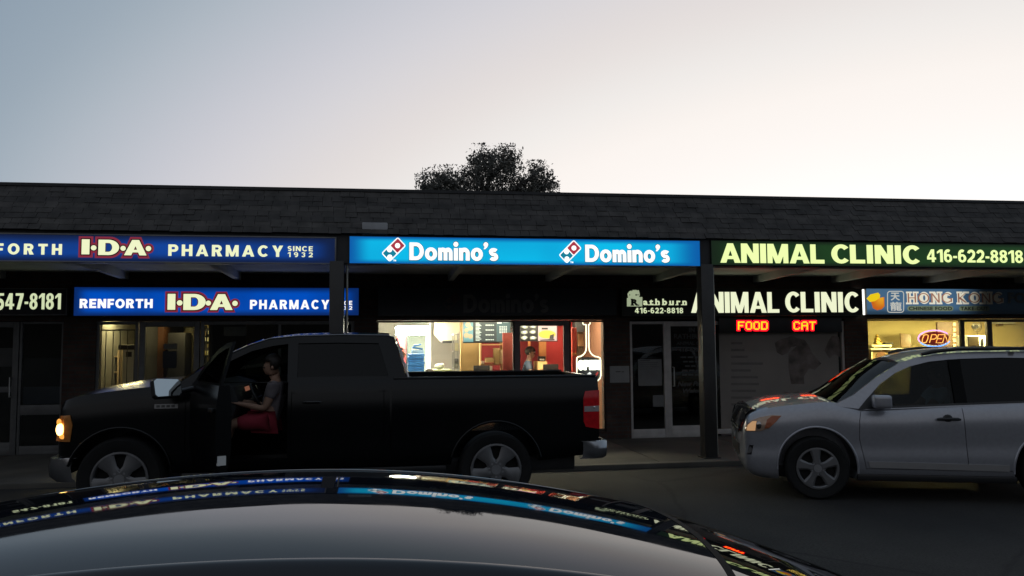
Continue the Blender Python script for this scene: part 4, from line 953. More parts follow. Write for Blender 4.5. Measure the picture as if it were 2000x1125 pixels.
# pizza shop
lamp_fixture(776, 836, 17.0, 2.17, 2.2, 60, 'glaring tube light hung over the pizza kitchen at left', (1, .96, .78), lens=.14)
lamp_fixture(862, 990, 15.3, 2.5, .3, 95, 'second tube light above the pizza counter, hidden high', (1, .91, .66))
lamp_fixture(1030, 1160, 15.2, 2.5, .3, 85, 'warm tube light high above the pizza shop entrance', (1, .85, .6))
orange = mat('tan panel', (.52, .33, .13), .6, 0, .08, 2)
red = mat('red wall paint', (.5, .022, .022), .55, 0, .08, 2); dkred = mat('dark red wall paint', (.22, .012, .014), .6, 0, .1, 2)
def thing_box(name, px0, px1, py0, py1, Y, depth, m, label, cat, group=None, bevel=.006):
    return tag(pbox(name, px0, px1, py0, py1, Y, depth, m, None, bevel), label, cat, group)
def to_floor(name, px0, px1, py0, Y, depth, m, label=None, cat=None, parent=None):
    a, b = at(px0, py0, Y), at(px1, py0, Y)
    o = MB().box(a.x, b.x, Y, Y + depth, FLOOR - .01, a.z).build(name, m, parent, bevel=.008, origin=((a.x + b.x) / 2, Y + depth / 2, 0))
    return tag(o, label, cat) if label else o
a, b = at(899, 630, 17.1), at(936, 630, 17.1)
MB().box(a.x, b.x, 17.1, 17.2, FLOOR - .01, 2.62).build('partition_wall', orange, bld)
a, b = at(925, 630, 18.4), at(1058, 630, 18.4)
MB().box(a.x, b.x, 18.4, 18.5, FLOOR - .01, 2.62).build('partition_wall', dkred, bld)
a, b = at(1057, 630, 17.3), at(1130, 630, 17.3)
MB().box(a.x, b.x, 17.3, 17.4, FLOOR - .01, 2.62).build('partition_wall', red, bld)
a, b = at(1128, 630, 16.9), at(1190, 630, 16.9)
MB().box(a.x, b.x, 16.9, 17.0, FLOOR - .01, 2.62).build('partition_wall', mat('brown back wall', (.12, .07, .035), .7, 0, .3, 3), bld)
for px0, px1 in ((1031, 1035.5), (1052, 1066)):
    a, b = at(px0, 630, 17.26), at(px1, 630, 17.26)
    MB().box(a.x, b.x, 17.24, 17.28, .9, 2.62).build('trim_panel', mat('orange trim', (.6, .22, .06), .6, 0, .1), bld)
# red cabinet, door frame, hood
fr = empty('drinks_fridge', (at(785, 700, 18.8).x, 19.1, FLOOR), 'tall red drinks cabinet at the back left of the pizza kitchen', 'fridge')
to_floor('cabinet', 775, 794, 656, 18.8, .6, mat('red enamel', (.5, .03, .03), .35, 0, .06), parent=fr)
pbox('top_panel', 780, 791, 657, 661, 18.77, .03, mat('white enamel', (.6, .6, .58), .4), fr)
MB().box(at(794, 700, 18.75).x - .01, at(796, 700, 18.75).x, 18.75, 18.8, .2, at(794, 656, 18.75).z).build('door_edge', BLACKPL(), fr)
df = mat('white door frame', (.75, .75, .72), .5, 0, .05)
a, b = at(832, 640, 19.5), at(836, 640, 19.5)
MB().box(a.x, a.x + .05, 19.5, 19.58, FLOOR, 2.2).box(b.x, b.x + .06, 19.4, 19.6, FLOOR, 2.62).build('door_frame', df, bld)
a, b = at(790, 640, 20.5), at(838, 640, 20.5)
MB().box(a.x, b.x, 20.48, 20.55, FLOOR, 2.62).build('partition_wall', mat('pale green wall', (.52, .62, .55), .7, 0, .05), bld)
hd = empty('extractor_hood', (at(876, 640, 18.2).x, 18.5, at(876, 668, 18.2).z), 'pale extractor hood hanging over the pizza oven', 'hood')
p = [at(853, 627, 18.2), at(897, 627, 18.2), at(897, 645, 18.2), at(893, 664, 18.2), at(866, 668, 18.2), at(853, 652, 18.2)]
MB().prism([(q.x, q.z) for q in p], 18.2, 19.2).build('canopy', mat('cream enamel', (.72, .68, .5), .35, .1, .05), hd, bevel=.01)
pbox('filter_slot', 864, 888, 665, 670, 18.16, .5, DARKMET(), hd)
# stack of flat blue boxes, loose ones on top
blue = mat('blue carton', (.03, .17, .5), .6, 0, .15, 5); bluel = mat('pale blue carton', (.25, .42, .66), .6, 0, .1, 5)
ORD = ['bottom', 'second', 'third', 'fourth', 'fifth', 'sixth', 'seventh', 'eighth', 'ninth', 'topmost']
Yb = 16.6; hb = (at(800, 691, Yb).z - at(800, 741, Yb).z) / 10; zb = at(800, 741, Yb).z
x0, x1 = at(797.5, 700, Yb).x, at(829, 700, Yb).x
sh_tab = MB().box(x0 - .04, x1 + .04, Yb - .02, Yb + .5, zb - .05, zb - .002)
for q in (x0, x1 - .04): sh_tab.box(q, q + .04, Yb, Yb + .04, FLOOR - .01, zb - .05).box(q, q + .04, Yb + .44, Yb + .48, FLOOR - .01, zb - .05)
tag(sh_tab.build('side_table', mat('steel table', (.4, .4, .4), .35, .8), bevel=.004), 'low steel table under the stack of blue boxes', 'table')
first = None
for k in range(10):
    jx, jy = R.uniform(-.008, .008), R.uniform(-.01, .01)
    c = ((x0 + x1) / 2 + jx, Yb + .24 + jy, zb + hb * (k + .5))
    if first is None:
        first = MB().box(x0, x1, Yb, Yb + .46, zb, zb + hb - .007).build('pizza_box', blue, None, bevel=.004, origin=((x0 + x1) / 2, Yb + .23, zb + hb * .5)); o = first
    else: o = first.copy(); COL.objects.link(o)
    o.location = c; o.rotation_euler.z = R.uniform(-.02, .02)
    tag(o, ('%s flat blue box of the tall stack in the pizza kitchen' % ORD[k]) if k in (0, 9) else '%s flat blue box from the bottom of the tall stack' % ORD[k], 'box', 'blue boxes stacked in the pizza kitchen')
for k, (p0, p1, t0, t1, ry, lab) in enumerate(((804, 828, 684, 690.5, .02, 'loose white and blue box lying on the tall stack'), (806, 826, 678.5, 682, .18, 'tilted blue box on top of the loose white one'), (809, 823, 672.5, 675.5, -.22, 'uppermost blue box leaning the other way on the pile'))):
    o = thing_box('pizza_box', p0, p1, t0, t1, Yb + .04, .34, bluel if k == 0 else blue, lab, 'box', 'blue boxes stacked in the pizza kitchen', .003); o.rotation_euler.y = ry
# bin / prep table with a bag, shelf rack
tag(to_floor('prep_table', 846, 882, 722.5, 16.9, .6, mat('olive laminate', (.36, .37, .2), .6, 0, .1)), 'olive topped prep table under the extractor hood', 'table')
bg_ = MB(); c = at(858, 716, 17.1); bg_.ball(c, .085, 14, (1.15, .8, .75)).ball(c + Vector((.06, 0, .02)), .05, 10); tag(bg_.build('plastic_bag', mat('white plastic', (.6, .6, .52), .5, 0, .2, 9), smooth=60), 'crumpled white plastic bag on the olive prep table', 'bag')
rk = empty('shelf_rack', (at(892, 700, 16.6).x, 16.8, FLOOR), 'narrow wire rack of packets beside the tan panel', 'rack')
a, b = at(886, 660, 16.6), at(898, 660, 16.6)
mb = MB()
for q in (a.x, b.x - .02): mb.box(q, q + .02, 16.6, 16.62, FLOOR - .01, 2.05).box(q, q + .02, 17.0, 17.02, FLOOR - .01, 2.05)
for z in (.5, .9, 1.3, 1.65, 2.0): mb.box(a.x, b.x, 16.6, 17.02, z, z + .015)
mb.build('frame', mat('brushed steel', (.4, .4, .38), .3, .9), rk)
for z, cc in ((.915, (.5, .45, .3)), (1.315, (.2, .2, .17)), (1.665, (.5, .3, .12)), (1.4, (.1, .1, .1))):
    MB().box(a.x + .015, b.x - .025, 16.62, 16.8, z, z + R.uniform(.1, .22)).build('packet', mat('packet %.2f' % cc[0], cc, .7), rk, bevel=.01)
# menu boards hung from the ceiling
mw = empty('menu_board', (at(950, 648, 15.9).x, 15.9, at(950, 668, 15.9).z), 'long dark lit menu board hanging over the pizza counter', 'menu board')
pbox('case', 904.5, 999, 625, 669.5, 15.9, .08, BLACKPL(), mw)
pbox('picture_panel', 905.5, 924.5, 628, 668, 15.885, .012, lightbox('teal menu panel', (.22, .40, .42), (.10, .22, .26), 1, streak=.8), mw, 0)
pbox('text_panel', 926.5, 981, 628, 667, 15.885, .012, glow('dim menu panel', (.035, .045, .05), 1), mw, 0)
pbox('price_panel', 970, 996.5, 628, 667, 15.882, .012, glow('dim teal menu panel', (.05, .09, .10), 1), mw, 0)
mb = MB()
for k in range(14): ppoly(mb, [(929, 630.5 + 2.6 * k), (936 + (k * 7 % 5), 630.5 + 2.6 * k), (936 + (k * 7 % 5), 631.6 + 2.6 * k), (929, 631.6 + 2.6 * k)], 15.884, .003)
for k in range(4):
    for j in range(5): ppoly(mb, [(948.5 + 3.4 * j, 634.2 + 9.5 * k), (951 + 3.4 * j, 634.2 + 9.5 * k), (951 + 3.4 * j, 635.9 + 9.5 * k), (948.5 + 3.4 * j, 635.9 + 9.5 * k)], 15.884, .003)
for k in range(5):
    for j in range(4): ppoly(mb, [(975.5 + 4 * j, 637 + 2.9 * k), (978 + 4 * j, 637 + 2.9 * k), (978 + 4 * j, 638.8 + 2.9 * k), (975.5 + 4 * j, 638.8 + 2.9 * k)], 15.88, .003)
ppoly(mb, [(971, 628.5), (980, 628.5), (980, 632), (971, 632)], 15.88, .003); ppoly(mb, [(983, 628.5), (993, 628.5), (993, 630), (983, 630)], 15.88, .003)
mb.build('menu_text', glow('lit menu text', (.55, .6, .58), 1), mw)
mb = MB()
for k, (px, py, r_) in enumerate(((911, 645, 4), (919, 641, 4.5), (911, 655, 5), (919, 657, 4.5), (914, 634, 5))): disc(mb, px, py, r_, 15.884, .003)
mb.build('food_pictures', glow('lit food picture', (.42, .32, .2), 1), mw)
pn = thing_box('poster', 982, 1003, 650, 745, 15.4, .04, mat('brick red poster', (.30, .05, .035), .6, 0, .25, 3), 'tall dull red promotional panel beside the pizza shop door', 'poster')
st = empty('sticker_sheet', (at(1001, 642, YW + .1).x, YW + .09, at(1001, 650, YW + .1).z), 'narrow white and black decal at the top of the pizza window', 'decal')
a = MB()
for (y0, y1) in ((629, 641), (643, 650)):
    p = at(998, y0, YW + .09), at(1003.5, y1, YW + .09); a.box(p[0].x, p[1].x, YW + .09, YW + .093, p[1].z, p[0].z)
a.build('film', mat('white film', (.7, .7, .68), .5), st); a = MB()
for (y0, y1) in ((634, 636.5), (646, 648)):
    p = at(999.5, y0, YW + .088), at(1002, y1, YW + .088); a.box(p[0].x, p[1].x, YW + .086, YW + .0885, p[1].z, p[0].z)
a.build('film_mark', blackl, st)
sc1 = empty('menu_screen', (at(1034, 650, 16.0).x, 16.0, at(1034, 666, 16.0).z), 'lit screen showing a black and white grid of dishes above the entrance', 'screen')
pbox('case', 1016, 1049.5, 631.5, 666.5, 16.0, .06, BLACKPL(), sc1)
rr_ = random.Random(5)
mb, mb2 = MB(), MB()
for r_ in range(3):
    for c_ in range(2):
        cx, cy = 1024.5 + 16.5 * c_, 637.5 + 11 * r_
        pts = [(cx + rr_.uniform(5.5, 8) * cos(w) , cy + rr_.uniform(2.5, 4.8) * sin(w)) for w in [i * pi / 4 for i in range(8)]]
        ppoly(mb, pts, 15.998, .003)
        ppoly(mb2, [(cx - 2.5, cy - 1.5), (cx + 3, cy - 2), (cx + 2, cy + 2), (cx - 3, cy + 1)], 15.993, .003)
mb.build('dish_pictures', glow('lit grey dish', (.36, .38, .3), 1), sc1); mb2.build('dish_highlights', white, sc1)
sc2 = empty('menu_screen', (at(1069, 650, 16.0).x, 16.0, at(1069, 666, 16.0).z), 'lit screen with a yellow dish on a pink ground above the entrance', 'screen')
pbox('case', 1050, 1089, 631, 667, 16.0, .06, BLACKPL(), sc2)
pbox('picture', 1050.8, 1087.5, 632.5, 665.5, 15.985, .012, glow('lit pink grey', (.5, .36, .38), 1), sc2, 0)
mb = MB(); ppoly(mb, [(1050.8, 632.5), (1087.5, 632.5), (1087.5, 635.5), (1050.8, 635.5)], 15.984, .003); mb.build('top_band', glow('lit magenta', (.7, .18, .5), 1), sc2)
mb = MB(); ppoly(mb, [(1051.5 + 17 + 17 * cos(w), 653 + 8 * sin(w)) for w in [i * pi / 9 for i in range(18)]], 15.984, .003); mb.build('dish', glow('lit yellow dish', (.55, .42, .06), 1), sc2)
mb = MB(); ppoly(mb, [(1058, 640), (1070, 640), (1070, 643.5), (1058, 643.5)], 15.98, .003); ppoly(mb, [(1055, 663.5), (1083, 662), (1083, 664.5), (1055, 665)], 15.98, .003); ppoly(mb, [(1074, 655), (1082, 652), (1081, 662), (1073, 662)], 15.98, .003); mb.build('caption', mat('black print', (.01, .01, .01), .6), sc2)
# counters
ct = empty('counter', (at(985, 740, 15.6).x, 15.8, FLOOR), 'pizza shop service counter with a pale top', 'counter')
a, b = at(905, 740, 15.6), at(1112, 740, 15.6); zc = at(985, 737.5, 15.6).z
MB().box(a.x, b.x, 15.6, 16.1, FLOOR - .01, zc - .03).build('base', mat('dark counter', (.05, .035, .03), .6), ct, bevel=.005)
MB().box(a.x - .03, b.x + .03, 15.56, 16.14, zc - .03, zc).build('top', mat('pale laminate', (.6, .52, .4), .4), ct, bevel=.006)
def monitor(px0, px1, py0, py1, Y, label):
    r = empty('monitor', (at((px0 + px1) / 2, py1, Y).x, Y, zc), label, 'monitor', 'till monitors on the pizza counter')
    pbox('screen', px0, px1, py0, py1, Y, .03, mat('dark screen back', (.012, .011, .011), .4), r, .006)
    q = at((px0 + px1) / 2, py1, Y); MB().box(q.x - .03, q.x + .03, Y + .01, Y + .04, zc + .01, q.z + .05).box(q.x - .09, q.x + .09, Y - .03, Y + .1, zc, zc + .015).build('stand', BLACKPL(), r, bevel=.004)
monitor(925, 956.5, 714, 732, 15.7, 'black till monitor at the left end of the pizza counter')
monitor(1061, 1091, 711.5, 725.5, 15.75, 'black till monitor in front of the red wall')
bs = empty('back_shelf', (at(962, 710, 17.2).x, 17.4, FLOOR), 'open tan shelf of cartons behind the till', 'shelf')
a, b = at(938, 710, 17.2), at(984, 710, 17.2)
mb = MB()
for pz in (672, 711, 738): z = at(960, pz, 17.2).z; mb.box(a.x, b.x, 17.2, 17.6, z - .025, z)
mb.box(a.x, a.x + .03, 17.205, 17.6, FLOOR - .01, 2.0).box(b.x - .03, b.x, 17.205, 17.6, FLOOR - .01, 2.0); mb.build('frame', orange, bs, bevel=.003)
for q in ((940, 946, 705, 711, (.6, .5, .36)), (949, 965, 699, 708, (.62, .45, .2)), (966, 976, 680, 710, (.62, .42, .18)), (977, 983, 683, 710, (.66, .5, .28)), (966, 983, 727, 737, (.6, .5, .3)), (957, 962, 715, 732, (.65, .6, .5))):
    thing_box('carton', q[0], q[1], q[2], q[3], 17.1, .25, mat('carton %.2f' % (q[4][0] + q[4][2]), q[4], .7, 0, .1), {940: 'small pale carton at the left end of the tan shelf', 949: 'low wide tan carton on the tan shelf', 966: 'upright brown carton or flat box on the tan shelf' if q[2] == 680 else 'wide carton low on the tan shelf near the poster', 977: 'slim upright pale carton at the right end of the shelf', 957: 'small white carton beside the till monitor'}[q[0]], 'carton', 'cartons on the shelf behind the till')
pr = empty('receipt_printer', (at(1058, 705, 16.4).x, 16.5, at(1058, 706, 16.4).z), 'small black printer on a wooden ledge behind the employee', 'printer')
pbox('casing', 1053, 1066, 696, 706, 16.4, .2, BLACKPL(), pr, .01); pbox('paper_slot', 1054, 1063, 701, 703.5, 16.39, .02, WHITEPAPER(), pr, 0)
a, b = at(1050, 706, 16.35), at(1069, 706, 16.35); MB().box(a.x, b.x, 16.35, 16.8, FLOOR - .01, a.z).build('ledge', orange, pr, bevel=.006)
# staff
eb = at(1036, 720, 16.45); J = standing((eb.x - .12, 16.5, FLOOR), (1, -.25, 0), 1.66, .14)
person(J, 'pizza shop employee in a cap and grey blue shirt bending over the till', (.035, .05, .085), (.02, .02, .025), cap=(.03, .015, .012), legs='long')
eb = at(801, 735, 15.3); J = standing((eb.x - .22, 15.35, FLOOR), (1, -.1, 0), 1.68, .05)
zt = at(806, 737, 15.1).z
J['shl'] += Vector((.05, -.05, 0)); J['elr'] = Vector((eb.x - .05, 15.2, zt + .07)); J['wrr'] = Vector((eb.x + .10, 15.12, zt + .04)); J['handr'] = J['wrr'] + Vector((.07, -.02, -.008))
person(J, 'person in navy clothes at the left of the pizza window, forearm on a ledge', (.012, .015, .03), (.02, .02, .025), legs='long')
ld_ = empty('window_ledge', (eb.x + .1, 15.2, FLOOR), 'grey steel ledge under the forearm of the person in navy', 'ledge')
MB().box(eb.x - .2, eb.x + .5, 14.95, 15.3, zt - .02, zt + .012).box(eb.x + .42, eb.x + .46, 15.1, 15.14, FLOOR - .01, zt - .02).box(eb.x - .16, eb.x - .12, 15.1, 15.14, FLOOR - .01, zt - .02).build('top', mat('steel table', (.4, .4, .4), .35, .8), ld_, bevel=.004)
eb = at(839, 738, 15.9); J = standing((eb.x, 15.95, FLOOR - .0), (.3, 1, 0), 1.46, .02)
dz = at(839, 731, 15.95).z - J['head'].z - .02
for k in J:
    if not k.startswith(('an', 'toe', 'kn', 'hip')): J[k] = J[k] + Vector((0, 0, dz))
J['pelvis'] = (J['hipl'] + J['hipr']) / 2 + Vector((0, 0, .04)); 
for c in 'lr':
    J['hip' + c].z = J['chest'].z - .36; J['kn' + c] = J['hip' + c] + Vector((.12, .40, .0)); J['an' + c] = Vector((J['kn' + c].x, J['kn' + c].y, FLOOR + .09)); J['toe' + c] = J['an' + c] + Vector((.04, .13, -.05))
J['pelvis'] = (J['hipl'] + J['hipr']) / 2 + Vector((0, 0, .03))
person(J, 'dark haired person sitting low behind the truck bed, seen from behind', (.03, .03, .035), (.02, .02, .025), hair=(.02, .012, .008), legs='long')
stl = empty('stool', (J['pelvis'].x, J['pelvis'].y, FLOOR), 'round stool under the seated dark haired person', 'stool')
zz = J['pelvis'].z - .15
MB().cyl((J['pelvis'].x, J['pelvis'].y, zz - .02), (0, 0, 1), .16, .05, 20).build('seat', BLACKPL(), stl, bevel=.006)
MB().cyl((J['pelvis'].x, J['pelvis'].y, (zz + FLOOR) / 2 - .02), (0, 0, 1), .03, zz - FLOOR - .04, 12).cyl((J['pelvis'].x, J['pelvis'].y, FLOOR + .01), (0, 0, 1), .17, .025, 20).build('leg', DARKMET(), stl)
# right pane: red strip, wall frames
thing_box('banner', 1116.5, 1127.5, 640, 745, 15.2, .05, mat('tomato banner', (.52, .06, .04), .6, 0, .15, 3), 'narrow tomato red banner right of the pizza shop door', 'banner')
thing_box('price_tag', 1117, 1127, 689, 694, 15.17, .02, mat('orange card', (.65, .28, .1), .6), 'orange strip across the narrow red banner', 'card')
for (x0, x1, y0, y1, cc, lab) in ((1154, 1163, 628, 644, (.35, .24, .1), 'brown framed picture at the top of the right pane'), (1158, 1165, 649, 664, (.5, .42, .26), 'pale framed card below the brown one'), (1158, 1165, 666, 681, (.62, .52, .34), 'lower pale framed card by the window edge'), (1168, 1173, 646, 652, (.6, .5, .35), 'tiny pale card near the window edge'), (1169, 1173, 660, 667, (.55, .45, .3), 'tiny tan card near the window edge')):
    r = empty('wall_frame', (at(x0, y1, 16.8).x, 16.85, at(x0, y1, 16.8).z), lab, 'picture', 'framed cards on the brown wall')
    pbox('frame', x0, x1, y0, y1, 16.85, .04, mat('dark wood', (.04, .025, .015), .6), r); pbox('card', x0 + .8, x1 - .8, y0 + 1, y1 - 1, 16.84, .02, mat('card %.2f' % cc[0], cc, .7, 0, .2, 6), r, 0)
thing_box('equipment_box', 1124, 1141, 628, 648, 16.3, .3, mat('charcoal casing', (.04, .042, .045), .5, 0, .2), 'charcoal wall unit high in the right pane', 'wall unit')
thing_box('cork_panel', 1129, 1142, 652, 676, 16.8, .04, mat('cork', (.4, .2, .09), .8, 0, .3, 9), 'orange brown panel left of the peel shaped neon', 'panel')
# peel shaped neon sign
YN = YW + .11
tubew = glow('warm white neon', (1, .93, .66), 2.2)
ne = empty('neon_sign', (at(1149, 740, YN).x, YN, at(1149, 745, YN).z), 'white neon open sign shaped like a pizza peel in the right pane', 'neon sign')
out = [(1141, 632), (1138, 631.5), (1138, 628.5), (1141, 627.5), (1157, 627.5), (1160, 628.5), (1160, 631.5), (1157, 632.5)]
mb = MB(); mb.tube([at(x_, y_, YN) for x_, y_ in [(1145, 634), (1140, 634), (1138.2, 632), (1138.2, 629.5), (1140, 628), (1151, 627.8), (1152.5, 629.5), (1152.5, 632), (1151, 634), (1148.5, 634.5)]], .011, 8)
LFT = [(1144.6, 634), (1144.9, 660), (1145.2, 676), (1144.6, 684), (1142.5, 689), (1139, 693), (1134.5, 696), (1129, 697), (1126.8, 699), (1126.5, 703), (1126.6, 735), (1127, 741), (1130, 746)]
RGT = [(1149.6, 634), (1149.9, 660), (1150.2, 676), (1151, 684), (1153.5, 689), (1157, 693), (1162, 696), (1168, 697), (1172, 699), (1173.2, 703), (1173.6, 733), (1172, 739), (1168, 743), (1164, 746)]
for l_ in (LFT, RGT): mb.tube([at(x_, y_, YN) for x_, y_ in l_], .0115, 8)
mb.tube([at(x_, y_, YN) for x_, y_ in ((1130, 746), (1140, 749), (1155, 749), (1164, 746))], .0115, 8)
mb.build('tube', tubew, ne, smooth=60)
mb = MB(); ppoly(mb, [(1139, 698), (1160, 698), (1172, 702), (1172, 735), (1166, 744), (1134, 744), (1128, 738), (1128, 702)], YN + .05, .004); mb.build('backing', mat('smoked acrylic', (.03, .03, .032), .3), ne)
block(MB(), 'OPEN', 1128.5, 1171.5, 703.5, 723, YN + .02, .36, .03, .02).build('letters', glow('neon letters', (1, .98, .85), 5), ne)
mb = MB(); ppoly(mb, [(1146, 731), (1152, 726), (1155, 730), (1149, 736)], YN + .03, .01); mb.build('lit_mark', white, ne)
mb = MB(); ppoly(mb, [(1163, 731), (1167, 726), (1169, 728), (1165, 734)], YN + .03, .01); mb.build('red_mark', glow('neon red mark', (.5, .05, .04), 1), ne)

# pharmacy
lamp_fixture(180, 250, 16.0, 2.45, .5, 150, 'dim yellowish tube light inside the pharmacy', (1, .8, .35))
lamp_fixture(330, 372, 15.6, 2.45, .3, 28, 'added tube light that brightens the space behind the pharmacy door', (1, .8, .4))  # extra lamp added only to lift the dark doorway
gr = empty('window_grille', (at(227, 690, YW + .16).x, YW + .16, .75), 'dark upright bars with a top rail inside the pharmacy window', 'grille')
a, b = at(190, 645, YW + .16), at(264, 645, YW + .16); mb = MB().box(a.x, b.x, YW + .15, YW + .17, a.z - .012, a.z + .012).box(a.x, b.x, YW + .15, YW + .17, .74, .765)
for i in range(6): q = at(193.5 + 14 * i, 650, YW + .16).x; mb.box(q - .006, q + .006, YW + .153, YW + .167, .765, a.z - .012)
mb.build('bars', DARKMET(), gr)
psh = empty('shop_shelf', (at(212, 700, 16.6).x, 16.8, FLOOR), 'stacked dark shelves of stock behind the pharmacy grille', 'shelf')
a, b = at(186, 680, 16.6), at(234, 680, 16.6); mb = MB().box(a.x, a.x + .04, 16.6, 17.1, FLOOR - .01, 2.0).box(b.x - .04, b.x, 16.6, 17.1, FLOOR - .01, 1.75)
for z in (.35, .7, 1.0, 1.3, 1.6): mb.box(a.x + .04, b.x - .04, 16.6, 17.1, z, z + .03)
mb.build('frame', mat('brown shelf', (.07, .05, .03), .7), psh)
rs = random.Random(9)
for z in (.38, .73, 1.03, 1.33, 1.63):
    x_ = a.x + .06
    while x_ < b.x - .16:
        w_ = rs.uniform(.07, .14); h_ = rs.uniform(.1, .24)
        MB().box(x_, x_ + w_, 16.64, 16.8, z, z + h_).build('packet', mat('stock %d' % rs.randint(0, 3), [(.1, .08, .05), (.28, .22, .12), (.05, .05, .05), (.16, .1, .05)][rs.randint(0, 3)], .7), psh, bevel=.004); x_ += w_ + .012
pm_ = empty('photo_kiosk', (at(251, 700, 15.7).x, 15.9, FLOOR), 'white kiosk cabinet with a dark panel inside the pharmacy window', 'kiosk')
to_floor('cabinet', 240, 262, 683, 15.7, .4, mat('white enamel', (.6, .6, .58), .4), parent=pm_); pbox('screen', 246, 257, 687, 697, 15.69, .02, BLACKPL(), pm_); pbox('header', 231, 263, 674, 683, 15.68, .42, BLACKPL(), pm_)
thing_box('notice', 318, 345, 686, 719, YW + .055, .004, mat('black notice', (.012, .014, .018), .6), 'black notice taped to the pharmacy glass door', 'notice')
thing_box('notice', 320, 346, 671, 682, YW + .055, .004, mat('grey card', (.14, .13, .1), .7), 'grey card above the black notice on the pharmacy door', 'notice')
to_floor('cupboard', 278, 321, 638, 16.2, .4, mat('orange wood', (.10, .038, .01), .6, 0, .15, 3), 'tall orange brown cupboard seen through the pharmacy door', 'cupboard')
to_floor('display_unit', 328, 362, 650, 16.0, .5, mat('black display', (.02, .02, .02), .6), 'black display unit behind the pharmacy door', 'display unit')
to_floor('wall_panel', 362, 380, 640, 16.6, .3, mat('olive panel', (.08, .07, .03), .7), 'olive yellow panel right of the black display unit', 'panel')
a, b = at(393, 640, 16.2), at(434, 640, 16.2)
wr = empty('card_rack', ((a.x + b.x) / 2, 16.3, FLOOR), 'rack of bright cards just inside the right pharmacy window', 'rack')
MB().box(a.x, a.x + .03, 16.3, 16.34, FLOOR - .01, 2.2).box(b.x - .03, b.x, 16.3, 16.34, FLOOR - .01, 2.2).box(a.x, b.x, 16.33, 16.36, .5, 2.2).build('frame', DARKMET(), wr)
for i in range(7):
    for j in range(4):
        if rs.random() < .8:
            px, py = 397 + 9 * j + rs.uniform(-1, 1), 633 + 13 * i
            p, q = at(px, py, 16.3), at(px + rs.uniform(4, 7), py + rs.uniform(6, 10), 16.3)
            MB().box(p.x, q.x, 16.27, 16.29, q.z, p.z).build('card', mat('rack card %d' % rs.randint(0, 3), [(.7, .62, .3), (.5, .4, .12), (.75, .72, .5), (.25, .2, .07)][rs.randint(0, 3)], .6), wr)
thing_box('hanging_sign', 437, 482, 638, 656, YW + .2, .02, mat('dull grey plate', (.10, .10, .095), .6, 0, .15), 'dull grey hanging plate in the right pharmacy window', 'sign')
a = at(434, 640, 16.2).x
MB().box(a + .05, a + .12, 14.75, 18.2, FLOOR - .01, 2.62).build('partition_wall', drk, bld)  # partition added to keep the right pharmacy window dark
# dark shop at left
thing_box('notice', -6, 26, 680, 716, YW + .06, .004, mat('grey door poster', (.07, .07, .068), .7), 'grey poster on the glass door at the far left', 'notice')
thing_box('painted_reflection', 46, 117, 756, 788, YW + .062, .003, mat('painted blue grey reflection', (.055, .065, .078), .5), 'painted blue grey reflection along the foot of the left dark window', 'painted reflection')  # thin sheet paints a bluish reflection low in the glass

# take-away
lamp_fixture(1760, 1830, 15.6, 2.5, .5, 120, 'warm yellow tube light inside the take-away', (1, .82, .34))
lamp_fixture(1960, 2040, 15.6, 2.5, .5, 330, 'warm yellow tube light by the take-away door', (1, .82, .34))
kc = empty('counter', (at(1770, 690, 16.4).x, 16.8, FLOOR), 'tiled front of the take-away counter with round dish pictures', 'counter')
a, b = at(1701, 681, 16.4), at(1882, 681, 16.4); zk = a.z
MB().box(a.x, b.x, 16.4, 16.9, FLOOR - .01, zk - .03).build('base', mat('brown counter front', (.32, .22, .09), .6, 0, .15, 4), kc)
MB().box(a.x - .03, b.x + .03, 16.36, 16.94, zk - .03, zk).build('top', mat('cream laminate', (.7, .66, .45), .5), kc, bevel=.004)
for k in range(5):
    q = at(1703 + 37 * k, 700, 16.39).x; MB().box(q - .012, q + .012, 16.385, 16.4, FLOOR, zk - .03).build('trim', mat('cream laminate', (.7, .66, .45), .5), kc)
    if k < 4:
        c = at(1721.5 + 37 * k, 697, 16.39)
        MB().cyl((c.x, 16.39, c.z), (0, 1, 0), .12, .012, 24).build('dish_picture', mat('dish picture %d' % (k % 2), [(.16, .07, .03), (.2, .12, .04)][k % 2], .6, 0, .5, 18), kc)
wsf = empty('wall_shelf', (at(1723, 676, 17.0).x, 17.0, at(1723, 677, 17.0).z), 'short white shelf holding a golden figurine in the take-away', 'shelf')
pbox('board', 1703, 1742, 673.5, 677, 16.9, .3, mat('cream laminate', (.7, .66, .45), .5), wsf)
for px in (1707, 1738): pbox('bracket', px, px + 1.5, 677, 683, 16.9, .25, mat('cream laminate', (.7, .66, .45), .5), wsf, .002)
fg = empty('figurine', (at(1716, 672, 17.0).x, 17.05, at(1716, 673, 17.0).z), 'small golden seated figurine on the take-away shelf', 'figurine')
zf = at(1716, 673.5, 17.0).z; xf = at(1716, 673, 17.0).x; gold = mat('gold paint', (.30, .2, .04), .35, .6, .2, 20)
MB().lathe([(0, 0), (.085, 0), (.09, .03), (.07, .06), (.06, .10), (.065, .13), (.05, .16), (.022, .175), (.032, .20), (.03, .225), (.012, .245), (0, .25)], (xf, 17.05, zf), (0, 0, 1), 18, False).ball((xf - .05, 17.0, zf + .09), .03, 10).ball((xf + .05, 17.0, zf + .09), .03, 10).ball((xf + .05, 17.0, zf + .035), .04, 10).ball((xf - .05, 17.0, zf + .035), .04, 10).build('statue', gold, fg, smooth=60)
thing_box('tray', 1729, 1745, 669.5, 673, 16.95, .2, BLACKPL(), 'small black tray beside the golden figurine', 'tray')
o = thing_box('picture_frame', 1759, 1780, 652, 679, 17.0, .03, mat('brown frame', (.10, .06, .025), .5, 0, .3, 6), 'brown framed picture leaning on the take-away counter', 'picture'); o.rotation_euler = (-.2, .12, 0)
